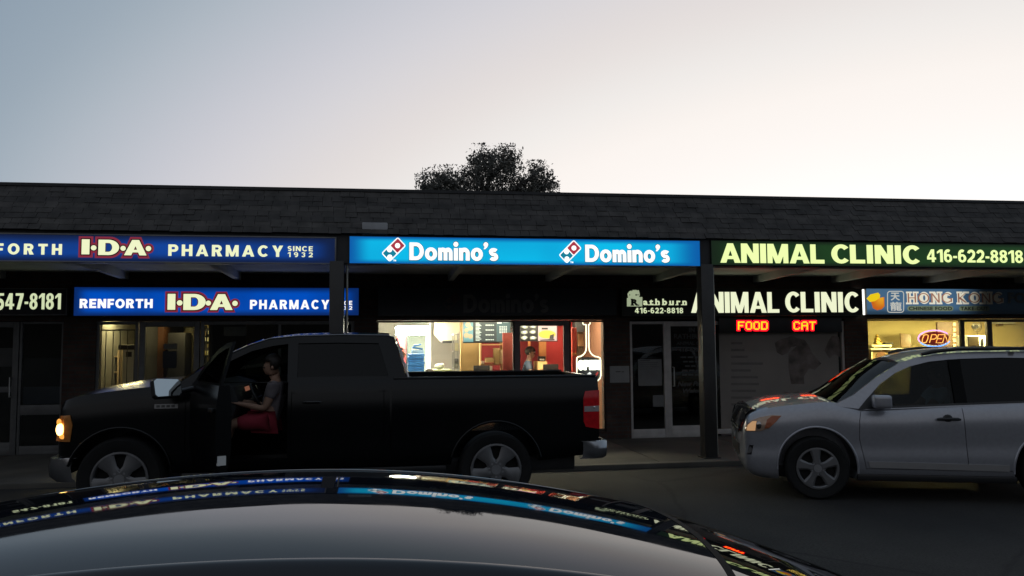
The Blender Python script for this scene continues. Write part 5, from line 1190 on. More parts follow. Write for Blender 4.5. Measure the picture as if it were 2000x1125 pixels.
mbx = empty('menu_board', (at(1853, 655, 17.2).x, 17.2, at(1853, 690, 17.2).z), 'dark brown wall menu with small square pictures in the take-away', 'menu board')
pbox('board', 1830, 1878, 629, 690, 17.2, .05, mat('dark brown board', (.09, .05, .03), .6), mbx)
for k in range(5): pbox('square_picture', 1861.5, 1867, 630 + 10.5 * k, 636.5 + 10.5 * k, 17.18, .015, mat('pale tile', (.55, .48, .3), .6), mbx, 0)
mo = empty('microwave', (at(1910, 670, 16.2).x, 16.4, at(1910, 681, 16.2).z), 'white microwave oven on a stand behind the narrow pane', 'microwave')
pbox('casing', 1889, 1926, 655, 680, 16.2, .35, mat('white enamel', (.6, .6, .58), .4), mo, .008); pbox('door', 1891, 1913, 657, 678, 16.18, .03, mat('dark oven door', (.03, .022, .012), .3), mo); pbox('keypad', 1917, 1922, 661, 675, 16.185, .02, BLACKPL(), mo)
to_floor('stand', 1887, 1928, 680.3, 16.2, .4, mat('brown counter front', (.32, .22, .09), .6), 'brown stand carrying the white microwave', 'stand')
fn = empty('wall_fan', (at(1908, 640, 17.0).x, 17.0, at(1908, 640, 17.0).z), 'small wall fan with a hanging cord above the microwave', 'fan')
c = at(1908, 638, 17.0); mb = MB()
for r_ in (.12, .08, .04): mb.lathe([(r_ + .004, -.004), (r_ + .004, .004), (r_ - .004, .004), (r_ - .004, -.004)], c, (0, 1, 0), 24)
for i in range(8): w_ = i * pi / 4; mb.tube([c, c + Vector((cos(w_) * .12, 0, sin(w_) * .12))], .003, 5)
mb.build('guard', DARKMET(), fn); mb = MB()
for i in range(3): w_ = i * 2.09; mb.add([c + Vector((0, .03, 0)), c + Vector((cos(w_) * .1, .02, sin(w_) * .1)), c + Vector((cos(w_ + .7) * .1, .04, sin(w_ + .7) * .1))], [(0, 1, 2)])
mb.build('blades', mat('grey blade', (.2, .2, .18), .5), fn); MB().tube([c + Vector((.02, .03, -.12)), c + Vector((.05, .03, -.25)), c + Vector((.03, .03, -.4))], .006, 6).cyl(c + Vector((0, .07, 0)), (0, 1, 0), .05, .1, 16).build('cord', DARKMET(), fn)
to_floor('partition', 1884, 1936, 629, 18.2, .08, mat('tan partition', (.42, .33, .16), .7), 'tan partition behind the microwave', 'partition')
acu = empty('air_conditioner', (at(1970, 634, 17.6).x, 17.8, at(1970, 640, 17.6).z), 'white wall air conditioner high inside the take-away door', 'air conditioner')
pbox('casing', 1949, 1984, 622, 632, 18.35, .25, mat('white enamel', (.6, .6, .58), .4), acu, .02); pbox('vent', 1951, 1960, 632.2, 636, 18.37, .1, mat('brown vent', (.2, .14, .06), .6), acu)
YO = YW + .12
on = empty('neon_sign', (at(1825, 660, YO).x, YO, at(1825, 680, YO).z), 'oval neon open sign with pink and blue rim in the take-away window', 'neon sign')
def oval(a0, a1, n=30): return [at(1825 + 31.5 * cos(radians(a0 + (a1 - a0) * i / n)), 661 - 15.8 * sin(radians(a0 + (a1 - a0) * i / n)), YO) for i in range(n + 1)]
MB().tube(oval(35, 205), .0125, 8).build('pink_tube', glow('neon pink', (.85, .32, .85), 2.0), on, smooth=60)
MB().tube(oval(210, 340), .0125, 8).build('blue_tube', glow('neon blue', (.14, .36, 1.0), 2.4), on, smooth=60)
mb = MB()
L_ = {'O': [[(0, .5), (.12, .93), (.5, 1), (.88, .93), (1, .5), (.88, .07), (.5, 0), (.12, .07), (0, .5)]], 'P': [[(0, 0), (0, 1), (.7, 1), (1, .82), (1, .62), (.7, .45), (.05, .45)]], 'E': [[(1, 1), (0, 1), (0, 0), (1, 0)], [(0, .5), (.85, .5)]], 'N': [[(0, 0), (0, 1), (1, 0), (1, 1)]]}
for ch, x0 in zip('OPEN', (1799.5, 1815.5, 1828.5, 1841)):
    for st_ in L_[ch]: mb.tube([at(x0 + 10.5 * p[0] + 4.5 * p[1], 669.5 - 16 * p[1], YO - .01) for p in st_], .0095, 7)
mb.build('letters', glow('neon orange', (1, .48, .10), 1.7), on, smooth=60)
mb = MB(); ppoly(mb, [(1825 + 29 * cos(i * pi / 16), 661 - 13 * sin(i * pi / 16)) for i in range(32)], YO + .045, .004); mb.build('backing', mat('painted red glow', (.30, .015, .02), .3), on)  # red sheet paints the glow behind the letters

# ================================================================== VEHICLES
class Body:
    """car body lofted along x between bottom line zb, top line zt, half width hw; inset: how far the flank draws in from sill (0) to top (1)"""
    def __init__(s, yc, zb, zt, hw, inset, crown): s.yc, s.zb, s.zt, s.hw, s.inset, s.crown = yc, zb, zt, hw, inset, crown
    def side(s, x, z, far=False):
        b, t = interp(s.zb, x), interp(s.zt, x); k = min(1, max(0, (z - b) / max(.05, t - b)))
        h = interp(s.hw, x) - interp(s.inset, k); return s.yc + h if far else s.yc - h
    def mesh(s, xs, nt=14):
        rows = []
        for x in xs:
            b, t = interp(s.zb, x), interp(s.zt, x); r = []
            ks = [i / nt for i in range(nt + 1)]
            near = [(s.side(x, b + (t - b) * k), b + (t - b) * k) for k in ks]
            far = [(2 * s.yc - y, z) for y, z in reversed(near)]
            h = s.yc - near[-1][0]; cr = interp(s.crown, x)
            top = [(s.yc - h * q, t + cr * (1 - q * q)) for q in (.8, .55, .28, 0, -.28, -.55, -.8)]
            r = near + top + far
            rows.append([(x, y, z) for y, z in r])
        mb = MB(); n = len(rows[0]); vs = [p for r in rows for p in r]; fs = []
        for i in range(len(rows) - 1):
            for k in range(n): q = (k + 1) % n; fs.append((i * n + k, i * n + q, (i + 1) * n + q, (i + 1) * n + k))
        fs += [tuple(range(n)), tuple((len(rows) - 1) * n + k for k in range(n - 1, -1, -1))]
        return mb.add(vs, fs)
def lin(a, b, n): return [a + (b - a) * i / n for i in range(n + 1)]
def wheel(parent, c, rt_, rr, w, out, rimm, spokes=5, style=0):
    """c: centre of the wheel, out: -1 when its face looks to -y"""
    wh = bpy.data.objects.new('wheel', None); COL.objects.link(wh); wh.parent = parent; wh.location = Vector(c) - parent_world(parent); wh.empty_display_size = .1
    h = w / 2; C = Vector(c)
    MB().lathe([(rr - .01, -h * .8), (rr + .02, -h * .95), (rt_ * .93, -h), (rt_ * .985, -h * .82), (rt_, -h * .5), (rt_, h * .5), (rt_ * .985, h * .82), (rt_ * .93, h), (rr + .02, h * .95), (rr - .01, h * .8)], C, (0, 1, 0), 56).build('tyre', RUBBER(), wh, smooth=40)
    mb = MB(); o = out * h
    mb.lathe([(rr, o * .86), (rr, o * .98), (rr - .018, o * 1.0), (rr - .03, o * .9), (rr - .035, -o * .5), (rr - .02, -o * .5)], C, (0, 1, 0), 56)
    for i in range(spokes):
        th = 2 * pi * i / spokes + (pi / 2 + pi / 5 if style == 0 else pi / 2 + .1)
        e = Vector((cos(th), 0, sin(th))); f = Vector((-sin(th), 0, cos(th)))
        wi, wo = (.070, .098) if style == 0 else (.052, .062)
        y0, y1 = C.y + o * .80, C.y + o * .92
        prof = [(.05, wi * .9, 0), (rr * .45, wi * (.80 if style == 0 else .75), 0), (rr * .8, wo * .95, 0), (rr - .02, wo * 1.25, 0)]
        vs = []
        for (d, hw_, _) in prof:
            p = C + e * d
            vs += [(p.x + f.x * hw_, y1 - out * .004, p.z + f.z * hw_), (p.x + f.x * hw_ * .6, y1 + out * .010, p.z + f.z * hw_ * .6), (p.x - f.x * hw_ * .6, y1 + out * .010, p.z - f.z * hw_ * .6), (p.x - f.x * hw_, y1 - out * .004, p.z - f.z * hw_), (p.x - f.x * hw_, y0, p.z - f.z * hw_), (p.x + f.x * hw_, y0, p.z + f.z * hw_)]
        fs = [(i_ * 6 + k, i_ * 6 + (k + 1) % 6, (i_ + 1) * 6 + (k + 1) % 6, (i_ + 1) * 6 + k) for i_ in range(3) for k in range(6)] + [(0, 1, 2, 3, 4, 5), (23, 22, 21, 20, 19, 18)]
        mb.add(vs, fs)
    mb.cyl((C.x, C.y + o * .88, C.z), (0, 1, 0), rr * .36, h * .16, 28)
    rim = mb.build('rim', rimm, wh, smooth=30)
    MB().lathe([(0, -o * .05), (rr - .04, -o * .05), (rr - .04, o * .35), (0, o * .35)], C, (0, 1, 0), 32, False).build('brake_disc', mat('dark brake', (.006, .006, .006), .8, 0), wh)
    cap = MB().cyl((C.x, C.y + o * .985, C.z), (0, 1, 0), rr * .19, h * .09, 24)
    for i in range(spokes): th = 2 * pi * (i + .5) / spokes + pi / 2; cap.cyl((C.x + cos(th) * rr * .27, C.y + o * .965, C.z + sin(th) * rr * .27), (0, 1, 0), rr * .045, h * .07, 8)
    cap.build('hub_cap', mat('rim hub', (.30, .30, .31), .35, .5), wh, smooth=30)
    return wh
def archcut(x, z, r, y0, y1): return MB().cyl((x, (y0 + y1) / 2, z), (0, 1, 0), r, abs(y1 - y0), 48)
def seam_box(pts, y0, y1, w=.008):
    """thin upright cutter following a line in side view"""
    P = [Vector(p) for p in pts]; L, Rt = [], []
    for i, p in enumerate(P):
        d = ((P[min(i + 1, len(P) - 1)] - p).normalized() + (p - P[max(i - 1, 0)]).normalized()).normalized(); n_ = Vector((-d.y, d.x)) * w / 2
        L.append(tuple(p + n_)); Rt.append(tuple(p - n_))
    return MB().prism(L + Rt[::-1], y0, y1)
def across(rowA, yc, bulge, n=12, crown=0.0):
    """sheet from a line on the near flank to its mirror image, bulging along x and crowned in z"""
    rows = []
    for (x, y, z) in rowA:
        r = []
        for i in range(n + 1):
            q = -1 + 2 * i / n; r.append((x + bulge * (1 - q * q), yc + (yc - y) * q, z + crown * (1 - q * q)))
        rows.append(r)
    return rows

# ------------------------------------------------------------------ black pickup
def pickup():
    yn, Wd = 8.95, 1.98; yc = yn + Wd / 2
    root = empty('pickup_truck', (-.45, yc, 0), 'black crew cab pickup truck, driver door open, one headlight lit', 'pickup truck')
    paint = mat('black truck paint', (.0035, .004, .0045), .2, 0, .25, 2, 0, .35, .0)
    chrome = mat('dull chrome', (.38, .38, .39), .22, .95, .08)
    bd = Body(yc, [(-3.36, .56), (-3.2, .5), (-2.9, .48), (-.5, .46), (1.6, .48), (2.42, .55)],
              [(-3.36, 1.16), (-3.30, 1.235), (-3.15, 1.285), (-2.8, 1.34), (-2.3, 1.39), (-1.95, 1.42), (-1.7, 1.42), (.0, 1.425), (.12, 1.435), (1.5, 1.43), (2.42, 1.425)],
              [(-3.36, .80), (-3.31, .90), (-3.2, .955), (-3.0, .985), (-2.6, .99), (2.3, .99), (2.42, .975)],
              [(0, .10), (.08, .03), (.25, .008), (.5, 0), (.68, .0), (.8, .012), (.93, .03), (1, .06)],
              [(-3.36, .04), (-2.6, .07), (-1.95, .04), (-1.7, .0), (2.42, 0)])
    xs = lin(-3.36, -3.0, 10) + lin(-2.96, 2.42, 60)
    body = bd.mesh(xs).build('body', paint, root, smooth=38)
    cut(body, [archcut(-2.70, .45, .50, yn - .1, yn + .42), archcut(-2.70, .45, .50, yn + Wd - .42, yn + Wd + .1), archcut(1.235, .43, .50, yn - .1, yn + .42), archcut(1.235, .43, .50, yn + Wd - .42, yn + Wd + .1),
               MB().box(-2.0, .0, yn + .12, yn + Wd - .12, .62, 1.6),                                   # the cab is hollow
               MB().prism([(-1.99, .60), (-1.02, .60), (-1.02, 1.6), (-1.99, 1.6)], yn - .1, yn + .2),     # the open doorway
               MB().box(.17, 2.34, yn + .11, yn + Wd - .11, .8, 1.6),                                    # the bed
               seam_box([(.075, 1.44), (.075, .50)], yn - .05, yn + .03, .022), seam_box([(.075, 1.44), (.075, .50)], yn + Wd - .03, yn + Wd + .05, .022),
               seam_box([(-.98, 1.44), (-.98, .56), (-.2, .56), (.0, .8), (.0, 1.44)], yn - .05, yn + .02, .009),
               seam_box([(-2.06, 1.44), (-2.06, .56)], yn - .05, yn + .02, .008)])
    MB().tube([(-.86, yn + .0, 1.19), (-.83, yn - .025, 1.195), (-.70, yn - .025, 1.195), (-.67, yn + .0, 1.19)], [.01, .016, .016, .01], 8).build('door_handle', mat('black trim gloss', (.01, .01, .01), .2), root, smooth=60)
    # bed rail caps
    for y_ in (yn + .045, yn + Wd - .105): MB().box(.10, 2.40, y_, y_ + .06, 1.42, 1.445).build('bed_rail', BLACKPL(), root, bevel=.012)
    # cab: flanks with real window openings, roof, screens
    flank = lambda x, z: yn + .055 + (z - 1.40) * .30
    outer = [(-2.16, 1.405), (-1.80, 1.645), (-1.45, 1.805), (-1.24, 1.875), (-.95, 1.903), (-.5, 1.912), (.04, 1.905), (.115, 1.875), (.16, 1.76), (.255, 1.41)]
    front = [(-1.93, 1.42), (-1.72, 1.60), (-1.42, 1.745), (-1.2, 1.80), (-1.04, 1.82), (-1.03, 1.41)]
    rear = [(-.93, 1.46), (-.93, 1.825), (-.5, 1.83), (-.06, 1.82), (.05, 1.46)]
    for fl in (flank, lambda x, z: 2 * yc - flank(x, z)):
        far = fl is not flank; t = (0, -.055, 0) if far else (0, .055, 0)
        patch(MB(), outer, [front, rear], fl, t).build('cab_side', paint, root, smooth=40)
        patch(MB(), [(x, z) for x, z in rear], [], lambda x, z: fl(x, z) + (-.02 if far else .02), (0, -.005 if far else .005, 0)).build('window', glass('tinted glass', (.05, .055, .05), 1.5), root, smooth=40)
        if far: patch(MB(), front, [], lambda x, z: fl(x, z) - .02, (0, -.005, 0)).build('window', glass('clear car glass', (.6, .64, .6), 1.5), root, smooth=40)
    roofl = [(x, flank(x, z) + .002, z - .002) for x, z in outer[3:8]]
    roofl = [(x, flank(x, z) + .002, z - .003) for x in lin(-1.26, .06, 14) for z in [interp([(-1.26, 1.868), (-.95, 1.903), (-.5, 1.912), (.04, 1.905), (.07, 1.898)], x)]]
    MB().grid(across(roofl, yc, 0, 14, .045), (0, 0, -.03)).build('roof', paint, root, smooth=40)
    ws = [(x, flank(x, z) + .03, z - .01) for x, z in ((-2.14, 1.42), (-1.80, 1.64), (-1.45, 1.80), (-1.26, 1.868))]
    MB().grid(across(ws, yc, -.14, 14, .03), (0, 0, -.006)).build('windshield', glass('clear car glass', (.6, .64, .6), 1.5), root, smooth=50)
    rw = [(x, flank(x, z) + .10, z) for x, z in ((.225, 1.47), (.16, 1.70), (.12, 1.83))]
    MB().grid(across(rw, yc, .03, 12, 0), (.006, 0, 0)).build('rear_window', glass('tinted glass', (.05, .055, .05), 1.5), root, smooth=50)
    rwf = MB(); 
    for za, zb_, xa, xb in ((1.41, 1.475, .25, .232), (1.825, 1.90, .125, .10)): rwf.add([(xa, flank(0, za) + .05, za), (xb, flank(0, zb_) + .05, zb_), (xb, 2 * yc - flank(0, zb_) - .05, zb_), (xa, 2 * yc - flank(0, za) - .05, za), (xa - .04, flank(0, za) + .05, za), (xb - .04, flank(0, zb_) + .05, zb_), (xb - .04, 2 * yc - flank(0, zb_) - .05, zb_), (xa - .04, 2 * yc - flank(0, za) - .05, za)],
        [(0, 1, 2, 3), (7, 6, 5, 4), (0, 4, 5, 1), (1, 5, 6, 2), (2, 6, 7, 3), (3, 7, 4, 0)])
    rwf.build('rear_panel', paint, root)
    trim = MB().tube([(x, flank(x, z) - .004, z + .004) for x, z in outer[1:8]], .007, 6); trim.build('drip_rail', mat('polished trim', (.3, .3, .31), .15, .9), root, smooth=50)
    MB().tube([(x + .012, flank(x, z) + .02, z) for x, z in ((.125, 1.87), (.17, 1.74), (.262, 1.42))], .011, 6).build('edge_glint', mat('polished trim', (.3, .3, .31), .15, .9), root, smooth=50)  # polished tube on the cab edge stands in for reflected shop light
    # fender and bed flares, sill
    for cx, cz in ((-2.70, .45), (1.235, .43)):
        for s_ in (0, 1):
            y_ = yn - .012 if s_ == 0 else yn + Wd + .012
            P = [(cx + .515 * cos(radians(a)), y_ + (.012 if s_ == 0 else -.012), cz + .515 * sin(radians(a))) for a in range(12, 171, 9)]
            MB().tube(P, .013, 8).build('fender_flare', paint, root, smooth=60)
    for y_ in (yn + .05, yn + Wd - .1): MB().box(-2.1, .68, y_, y_ + .05, .40, .47).build('sill', BLACKPL(), root, bevel=.015)
    # front end
    ft = MB()
    for i in range(5): z = .72 + .085 * i; ft.box(-3.385, -3.33, yc - .52, yc + .52, z, z + .045)
    ft.build('grille', chrome, root, bevel=.01)
    MB().box(-3.372, -3.345, yc - .56, yc + .56, .68, 1.14).build('grille_panel', BLACKPL(), root)
    bmp = [(x, y, 0) for x, y in ((-3.19, .972), (-3.27, .965), (-3.37, .92), (-3.44, .80), (-3.47, .4), (-3.475, 0))]
    rows = []
    for z, dx in ((.42, .05), (.46, .0), (.56, -.015), (.655, 0), (.665, .05)): rows.append([(x + dx, yc - y, z) for x, y, _ in bmp] + [(x + dx, yc + y, z) for x, y, _ in reversed(bmp[:-1])])
    MB().grid(rows, (.03, 0, 0)).build('front_bumper', chrome, root, smooth=40)
    for s_ in (0, 1):
        P = [(-3.375, .83), (-3.36, 1.02), (-3.33, 1.09), (-3.20, 1.10), (-3.17, 1.0), (-3.19, .83)]
        f_ = (lambda x, z: bd.side(max(x, -3.355), z) - .012) if s_ == 0 else (lambda x, z: bd.side(max(x, -3.355), z, True) + .012)
        hl = patch(MB(), P, [], f_, (0, .03 if s_ == 0 else -.03, 0), .05).build('headlight', mat('amber lens', (.5, .2, .05), .15, .2, .2, 30) if s_ == 0 else mat('unlit lens', (.3, .28, .25), .15, .3), root, smooth=40)
        if s_ == 0:
            yy = bd.side(-3.29, .95) - .022
            MB().ball((-3.30, yy, .955), .052, 14, (.75, .35, 1.25)).build('bulb', glow('lit amber lamp', (1, .62, .16), 6.0), hl, smooth=60)
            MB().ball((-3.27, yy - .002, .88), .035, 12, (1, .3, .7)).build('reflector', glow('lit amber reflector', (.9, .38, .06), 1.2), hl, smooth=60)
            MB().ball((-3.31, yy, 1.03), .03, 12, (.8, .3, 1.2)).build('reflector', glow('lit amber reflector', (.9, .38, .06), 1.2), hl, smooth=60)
    bdg = MB(); xb = -2.37
    P = [(xb, 1.155), (xb + .235, 1.155), (xb + .235, 1.20), (xb, 1.20)]
    patch(bdg, P, [], lambda x, z: bd.side(x, z) - .006, (0, .008, 0), .05).build('fender_badge', mat('badge metal', (.2, .2, .2), .3, .8), root)
    mk = MB()
    for k in range(4): patch(mk, [(xb + .02 + .05 * k, 1.165), (xb + .055 + .05 * k, 1.165), (xb + .055 + .05 * k, 1.19), (xb + .02 + .05 * k, 1.19)], [], lambda x, z: bd.side(x, z) - .008, (0, .002, 0), .05)
    mk.build('badge_inlay', mat('badge dark', (.03, .03, .03), .4), root)
    # tail
    for s_ in (0, 1):
        f_ = (lambda x, z: bd.side(x, z) - .010) if s_ == 0 else (lambda x, z: bd.side(x, z, True) + .010)
        tl = patch(MB(), [(2.26, .86), (2.42, .83), (2.425, 1.27), (2.26, 1.26), (2.235, 1.18), (2.235, .92)], [], f_, (0, .04 if s_ == 0 else -.04, 0), .05).build('taillight', mat('red lens', (.55, .008, .014), .12, 0, .2, 20, 0, .6), root, smooth=40)
        patch(MB(), [(2.243, 1.03), (2.42, 1.03), (2.422, 1.095), (2.243, 1.09)], [], (lambda x, z: f_(x, z) - .004) if s_ == 0 else (lambda x, z: f_(x, z) + .004), (0, .004, 0), .05).build('reversing_lens', mat('clear lens', (.42, .36, .36), .15, .2), tl)
        if s_ == 0: MB().ball((2.36, f_(2.36, 1.08) - .006, 1.078), .014, 10).build('glint_bead', mat('glint bead', (.8, .8, .8), .05, 1), tl, smooth=60)  # mirror bead stands in for a highlight on the lens
    MB().box(2.40, 2.435, yc - .76, yc + .76, .62, 1.43).build('tailgate', paint, root, bevel=.012)
    rb = [(2.26, .98), (2.40, .985), (2.52, .93), (2.555, .80), (2.56, 0)]
    rows = [[(x + dx, yc - y, z) for x, y in rb] + [(x + dx, yc + y, z) for x, y in reversed(rb[:-1])] for z, dx in ((.50, -.05), (.52, -.01), (.60, 0), (.685, 0), (.70, -.03))]
    MB().grid(rows, (-.03, 0, 0)).build('rear_bumper', chrome, root, smooth=40)
    # door swung out on its front hinge, with mirror
    hx, hy, ang = -2.02, yn + .01, radians(-63)
    dr = bpy.data.objects.new('front_door', None); COL.objects.link(dr); dr.parent = root; dr.location = Vector((hx, hy, 0)) - parent_world(root); dr.rotation_euler = (0, 0, ang)
    def dlink(mb, name, m, par=None, **k):
        o = mb.build(name, m, None, **k); o.parent = par or dr; return o
    pan = Body(.075, [(0, .58), (.95, .58)], [(0, 1.42), (.95, 1.42)], [(0, .075), (.95, .075)], [(0, .04), (.3, .0), (.7, 0), (1, .025)], [(0, 0), (.95, 0)])
    dlink(pan.mesh(lin(0, .95, 8)), 'door_panel', paint, smooth=38)
    ff = lambda x, z: .03 + (z - 1.40) * .28
    dlink(patch(MB(), [(.0, 1.415), (.25, 1.62), (.54, 1.77), (.76, 1.83), (.94, 1.845), (.95, 1.41)], [[(.14, 1.44), (.29, 1.575), (.56, 1.715), (.77, 1.77), (.885, 1.785), (.89, 1.44)]], ff, (0, .03, 0), .05), 'window_frame', paint, smooth=40)
    dlink(patch(MB(), [(.14, 1.44), (.29, 1.575), (.56, 1.715), (.77, 1.77), (.885, 1.785), (.89, 1.44)], [], lambda x, z: ff(x, z) + .012, (0, .005, 0), .08), 'window', glass('clear car glass', (.6, .64, .6), 1.5), smooth=40)
    dlink(MB().box(.1, .8, .14, .18, .95, 1.3).box(.15, .6, .16, .24, .9, 1.0), 'door_trim', mat('dark trim', (.02, .02, .021), .6), bevel=.02)
    dlink(MB().box(.77, .89, -.03, .0, 1.16, 1.2), 'handle', BLACKPL(), bevel=.008)
    # mirror on the door: placed where it hangs in the open position
    mc = at(327, 757, 8.60); v = (mc - EYE).normalized(); want = Vector((.72, -.42, .52)).normalized(); n = (want - v).normalized()
    mi = bpy.data.objects.new('mirror', None); COL.objects.link(mi); mi.parent = root; mi.location = mc - parent_world(root)
    sx = n.cross(Vector((0, 0, 1))).normalized(); sz = sx.cross(n)
    def shape(k, d, pts): return [mc + sx * a * k + sz * b * k + n * d for a, b in pts]
    octo = [(-.115, -.075), (-.095, -.10), (.10, -.095), (.122, -.06), (.122, .06), (.10, .09), (-.09, .105), (-.118, .08)]
    octo = [(-a * 1.12, b * .93) for a, b in octo]
    A_, B_, C_ = shape(1.04, .0, octo), shape(1.09, -.06, octo), shape(.7, -.14, octo); N_ = 8
    MB().add(A_ + B_ + C_, [tuple(range(8)), tuple(range(23, 15, -1))] + [(i, (i + 1) % 8, (i + 1) % 8 + 8, i + 8) for i in range(8)] + [(i + 8, (i + 1) % 8 + 8, (i + 1) % 8 + 16, i + 16) for i in range(8)]).build('housing', BLACKPL(), mi, smooth=30)
    G_, G2 = shape(.97, .002, octo), shape(.97, .007, octo)
    MB().add(G_ + G2, [tuple(range(7, -1, -1)), tuple(range(8, 16))] + [(i, (i + 1) % 8, (i + 1) % 8 + 8, i + 8) for i in range(8)]).build('mirror_glass', mat('mirror silver', (.72, .75, .74), .02, 1, .01), mi)
    MB().tube([mc - n * .08 - sx * .02, mc - n * .08 + Vector((.06, .10, -.04)), Vector((hx + .05, hy - .08, 1.36))], [.03, .028, .03], 10).build('mirror_arm', BLACKPL(), mi, smooth=50)
    # cabin
    seat = mat('dark seat cloth', (.02, .02, .022), .9, 0, .2, 9)
    for y_ in (yn + .28, yn + 1.15):
        MB().box(-1.05, -.52, y_, y_ + .54, .72, .90).build('seat', seat, root, bevel=.06, seg=3)
        MB().add([(-.62, y_, .88), (-.50, y_, .88), (-.38, y_, 1.52), (-.48, y_, 1.54), (-.62, y_ + .54, .88), (-.50, y_ + .54, .88), (-.38, y_ + .54, 1.52), (-.48, y_ + .54, 1.54)], [(0, 1, 2, 3), (7, 6, 5, 4), (0, 4, 5, 1), (1, 5, 6, 2), (2, 6, 7, 3), (3, 7, 4, 0)]).build('backrest', seat, root, bevel=.05, seg=3)
        MB().ball((-.40, y_ + .27, 1.66), .12, 14, (.5, 1.1, .8)).build('headrest', seat, root, smooth=60)
    MB().prism([(-1.86, 1.0), (-1.62, 1.0), (-1.55, 1.2), (-1.60, 1.36), (-1.86, 1.43)], yn + .16, yn + Wd - .16).build('dashboard', mat('dark trim', (.02, .02, .021), .6), root, bevel=.03)
    sc_ = Vector((-1.40, yn + .55, 1.22)); ax = Vector((.85, 0, .45)).normalized()
    MB().lathe([(.19 + .016 * cos(a), .016 * sin(a)) for a in [i * pi / 4 for i in range(8)]], sc_, ax, 30).cyl(sc_ - ax * .03, ax, .06, .05, 16).tube([sc_ - ax * .04, Vector((-1.62, yn + .55, 1.12))], .03, 8).tube([sc_ + Vector((0, -.18, 0)), sc_ - ax * .02, sc_ + Vector((0, .18, 0))], .018, 8).build('steering_wheel', BLACKPL(), root, smooth=50)
    MB().box(-1.595, -1.575, yn + .75, yn + 1.05, 1.22, 1.33).build('dash_display', glow('dash glow', (.5, .2, .12), .35), root)
    rimm = mat('alloy rim', (.17, .17, .175), .4, .5, .15, 5)
    for cx, cz in ((-2.70, .43), (1.235, .41)):
        wheel(root, (cx, yn + .14, cz), cz, .285, .26, -1, rimm, 5, 0); wheel(root, (cx, yn + Wd - .14, cz), cz, .285, .26, 1, rimm, 5, 0)
    MB().box(-2.9, 2.2, yn + .3, yn + Wd - .3, .34, .5).box(-2.72, -2.68, yn + .2, yn + Wd - .2, .38, .46).box(1.215, 1.255, yn + .2, yn + Wd - .2, .36, .44).build('chassis', DARKMET(), root, bevel=.02)
    # pale sticker low on the open door
    q = MB().box(.93, .96, .02, .10, .66, .75); dlink(q, 'sticker', WHITEPAPER())
    return root
pickup()
# driver sitting sideways in the open doorway
px_ = lambda px, py, Y: at(px, py, Y)
pv = px_(527, 822, 9.30)
J = dict(pelvis=pv + Vector((0, .0, .04)))
J['chest'] = px_(540, 768, 9.30); J['neck'] = px_(538, 740, 9.29); J['head'] = px_(531, 715, 9.27); J['face'] = J['head'] + Vector((-.2, -.03, -.06))
for c, sg in (('l', -1), ('r', 1)):
    J['sh' + c] = J['chest'] + Vector((0, .16 * sg, .09)); J['el' + c] = J['sh' + c] + Vector((-.10, .03 * sg, -.25)); J['wr' + c] = J['el' + c] + Vector((-.25, -.03 * sg, .06)); J['hand' + c] = J['wr' + c] + Vector((-.07, 0, .015))
    J['hip' + c] = J['pelvis'] + Vector((-.04, .095 * sg, -.03)); J['kn' + c] = px_(452, 826, 9.30) + Vector((0, .10 * sg, .0)); J['an' + c] = px_(428, 893, 9.30) + Vector((0, .08 * sg, 0)); J['toe' + c] = J['an' + c] + Vector((-.13, 0, -.05))
person(J, 'driver in red shorts and pale shirt sitting in the open truck door', (.16, .14, .15), (.33, .03, .05), hair=(.012, .008, .006), legs='short')

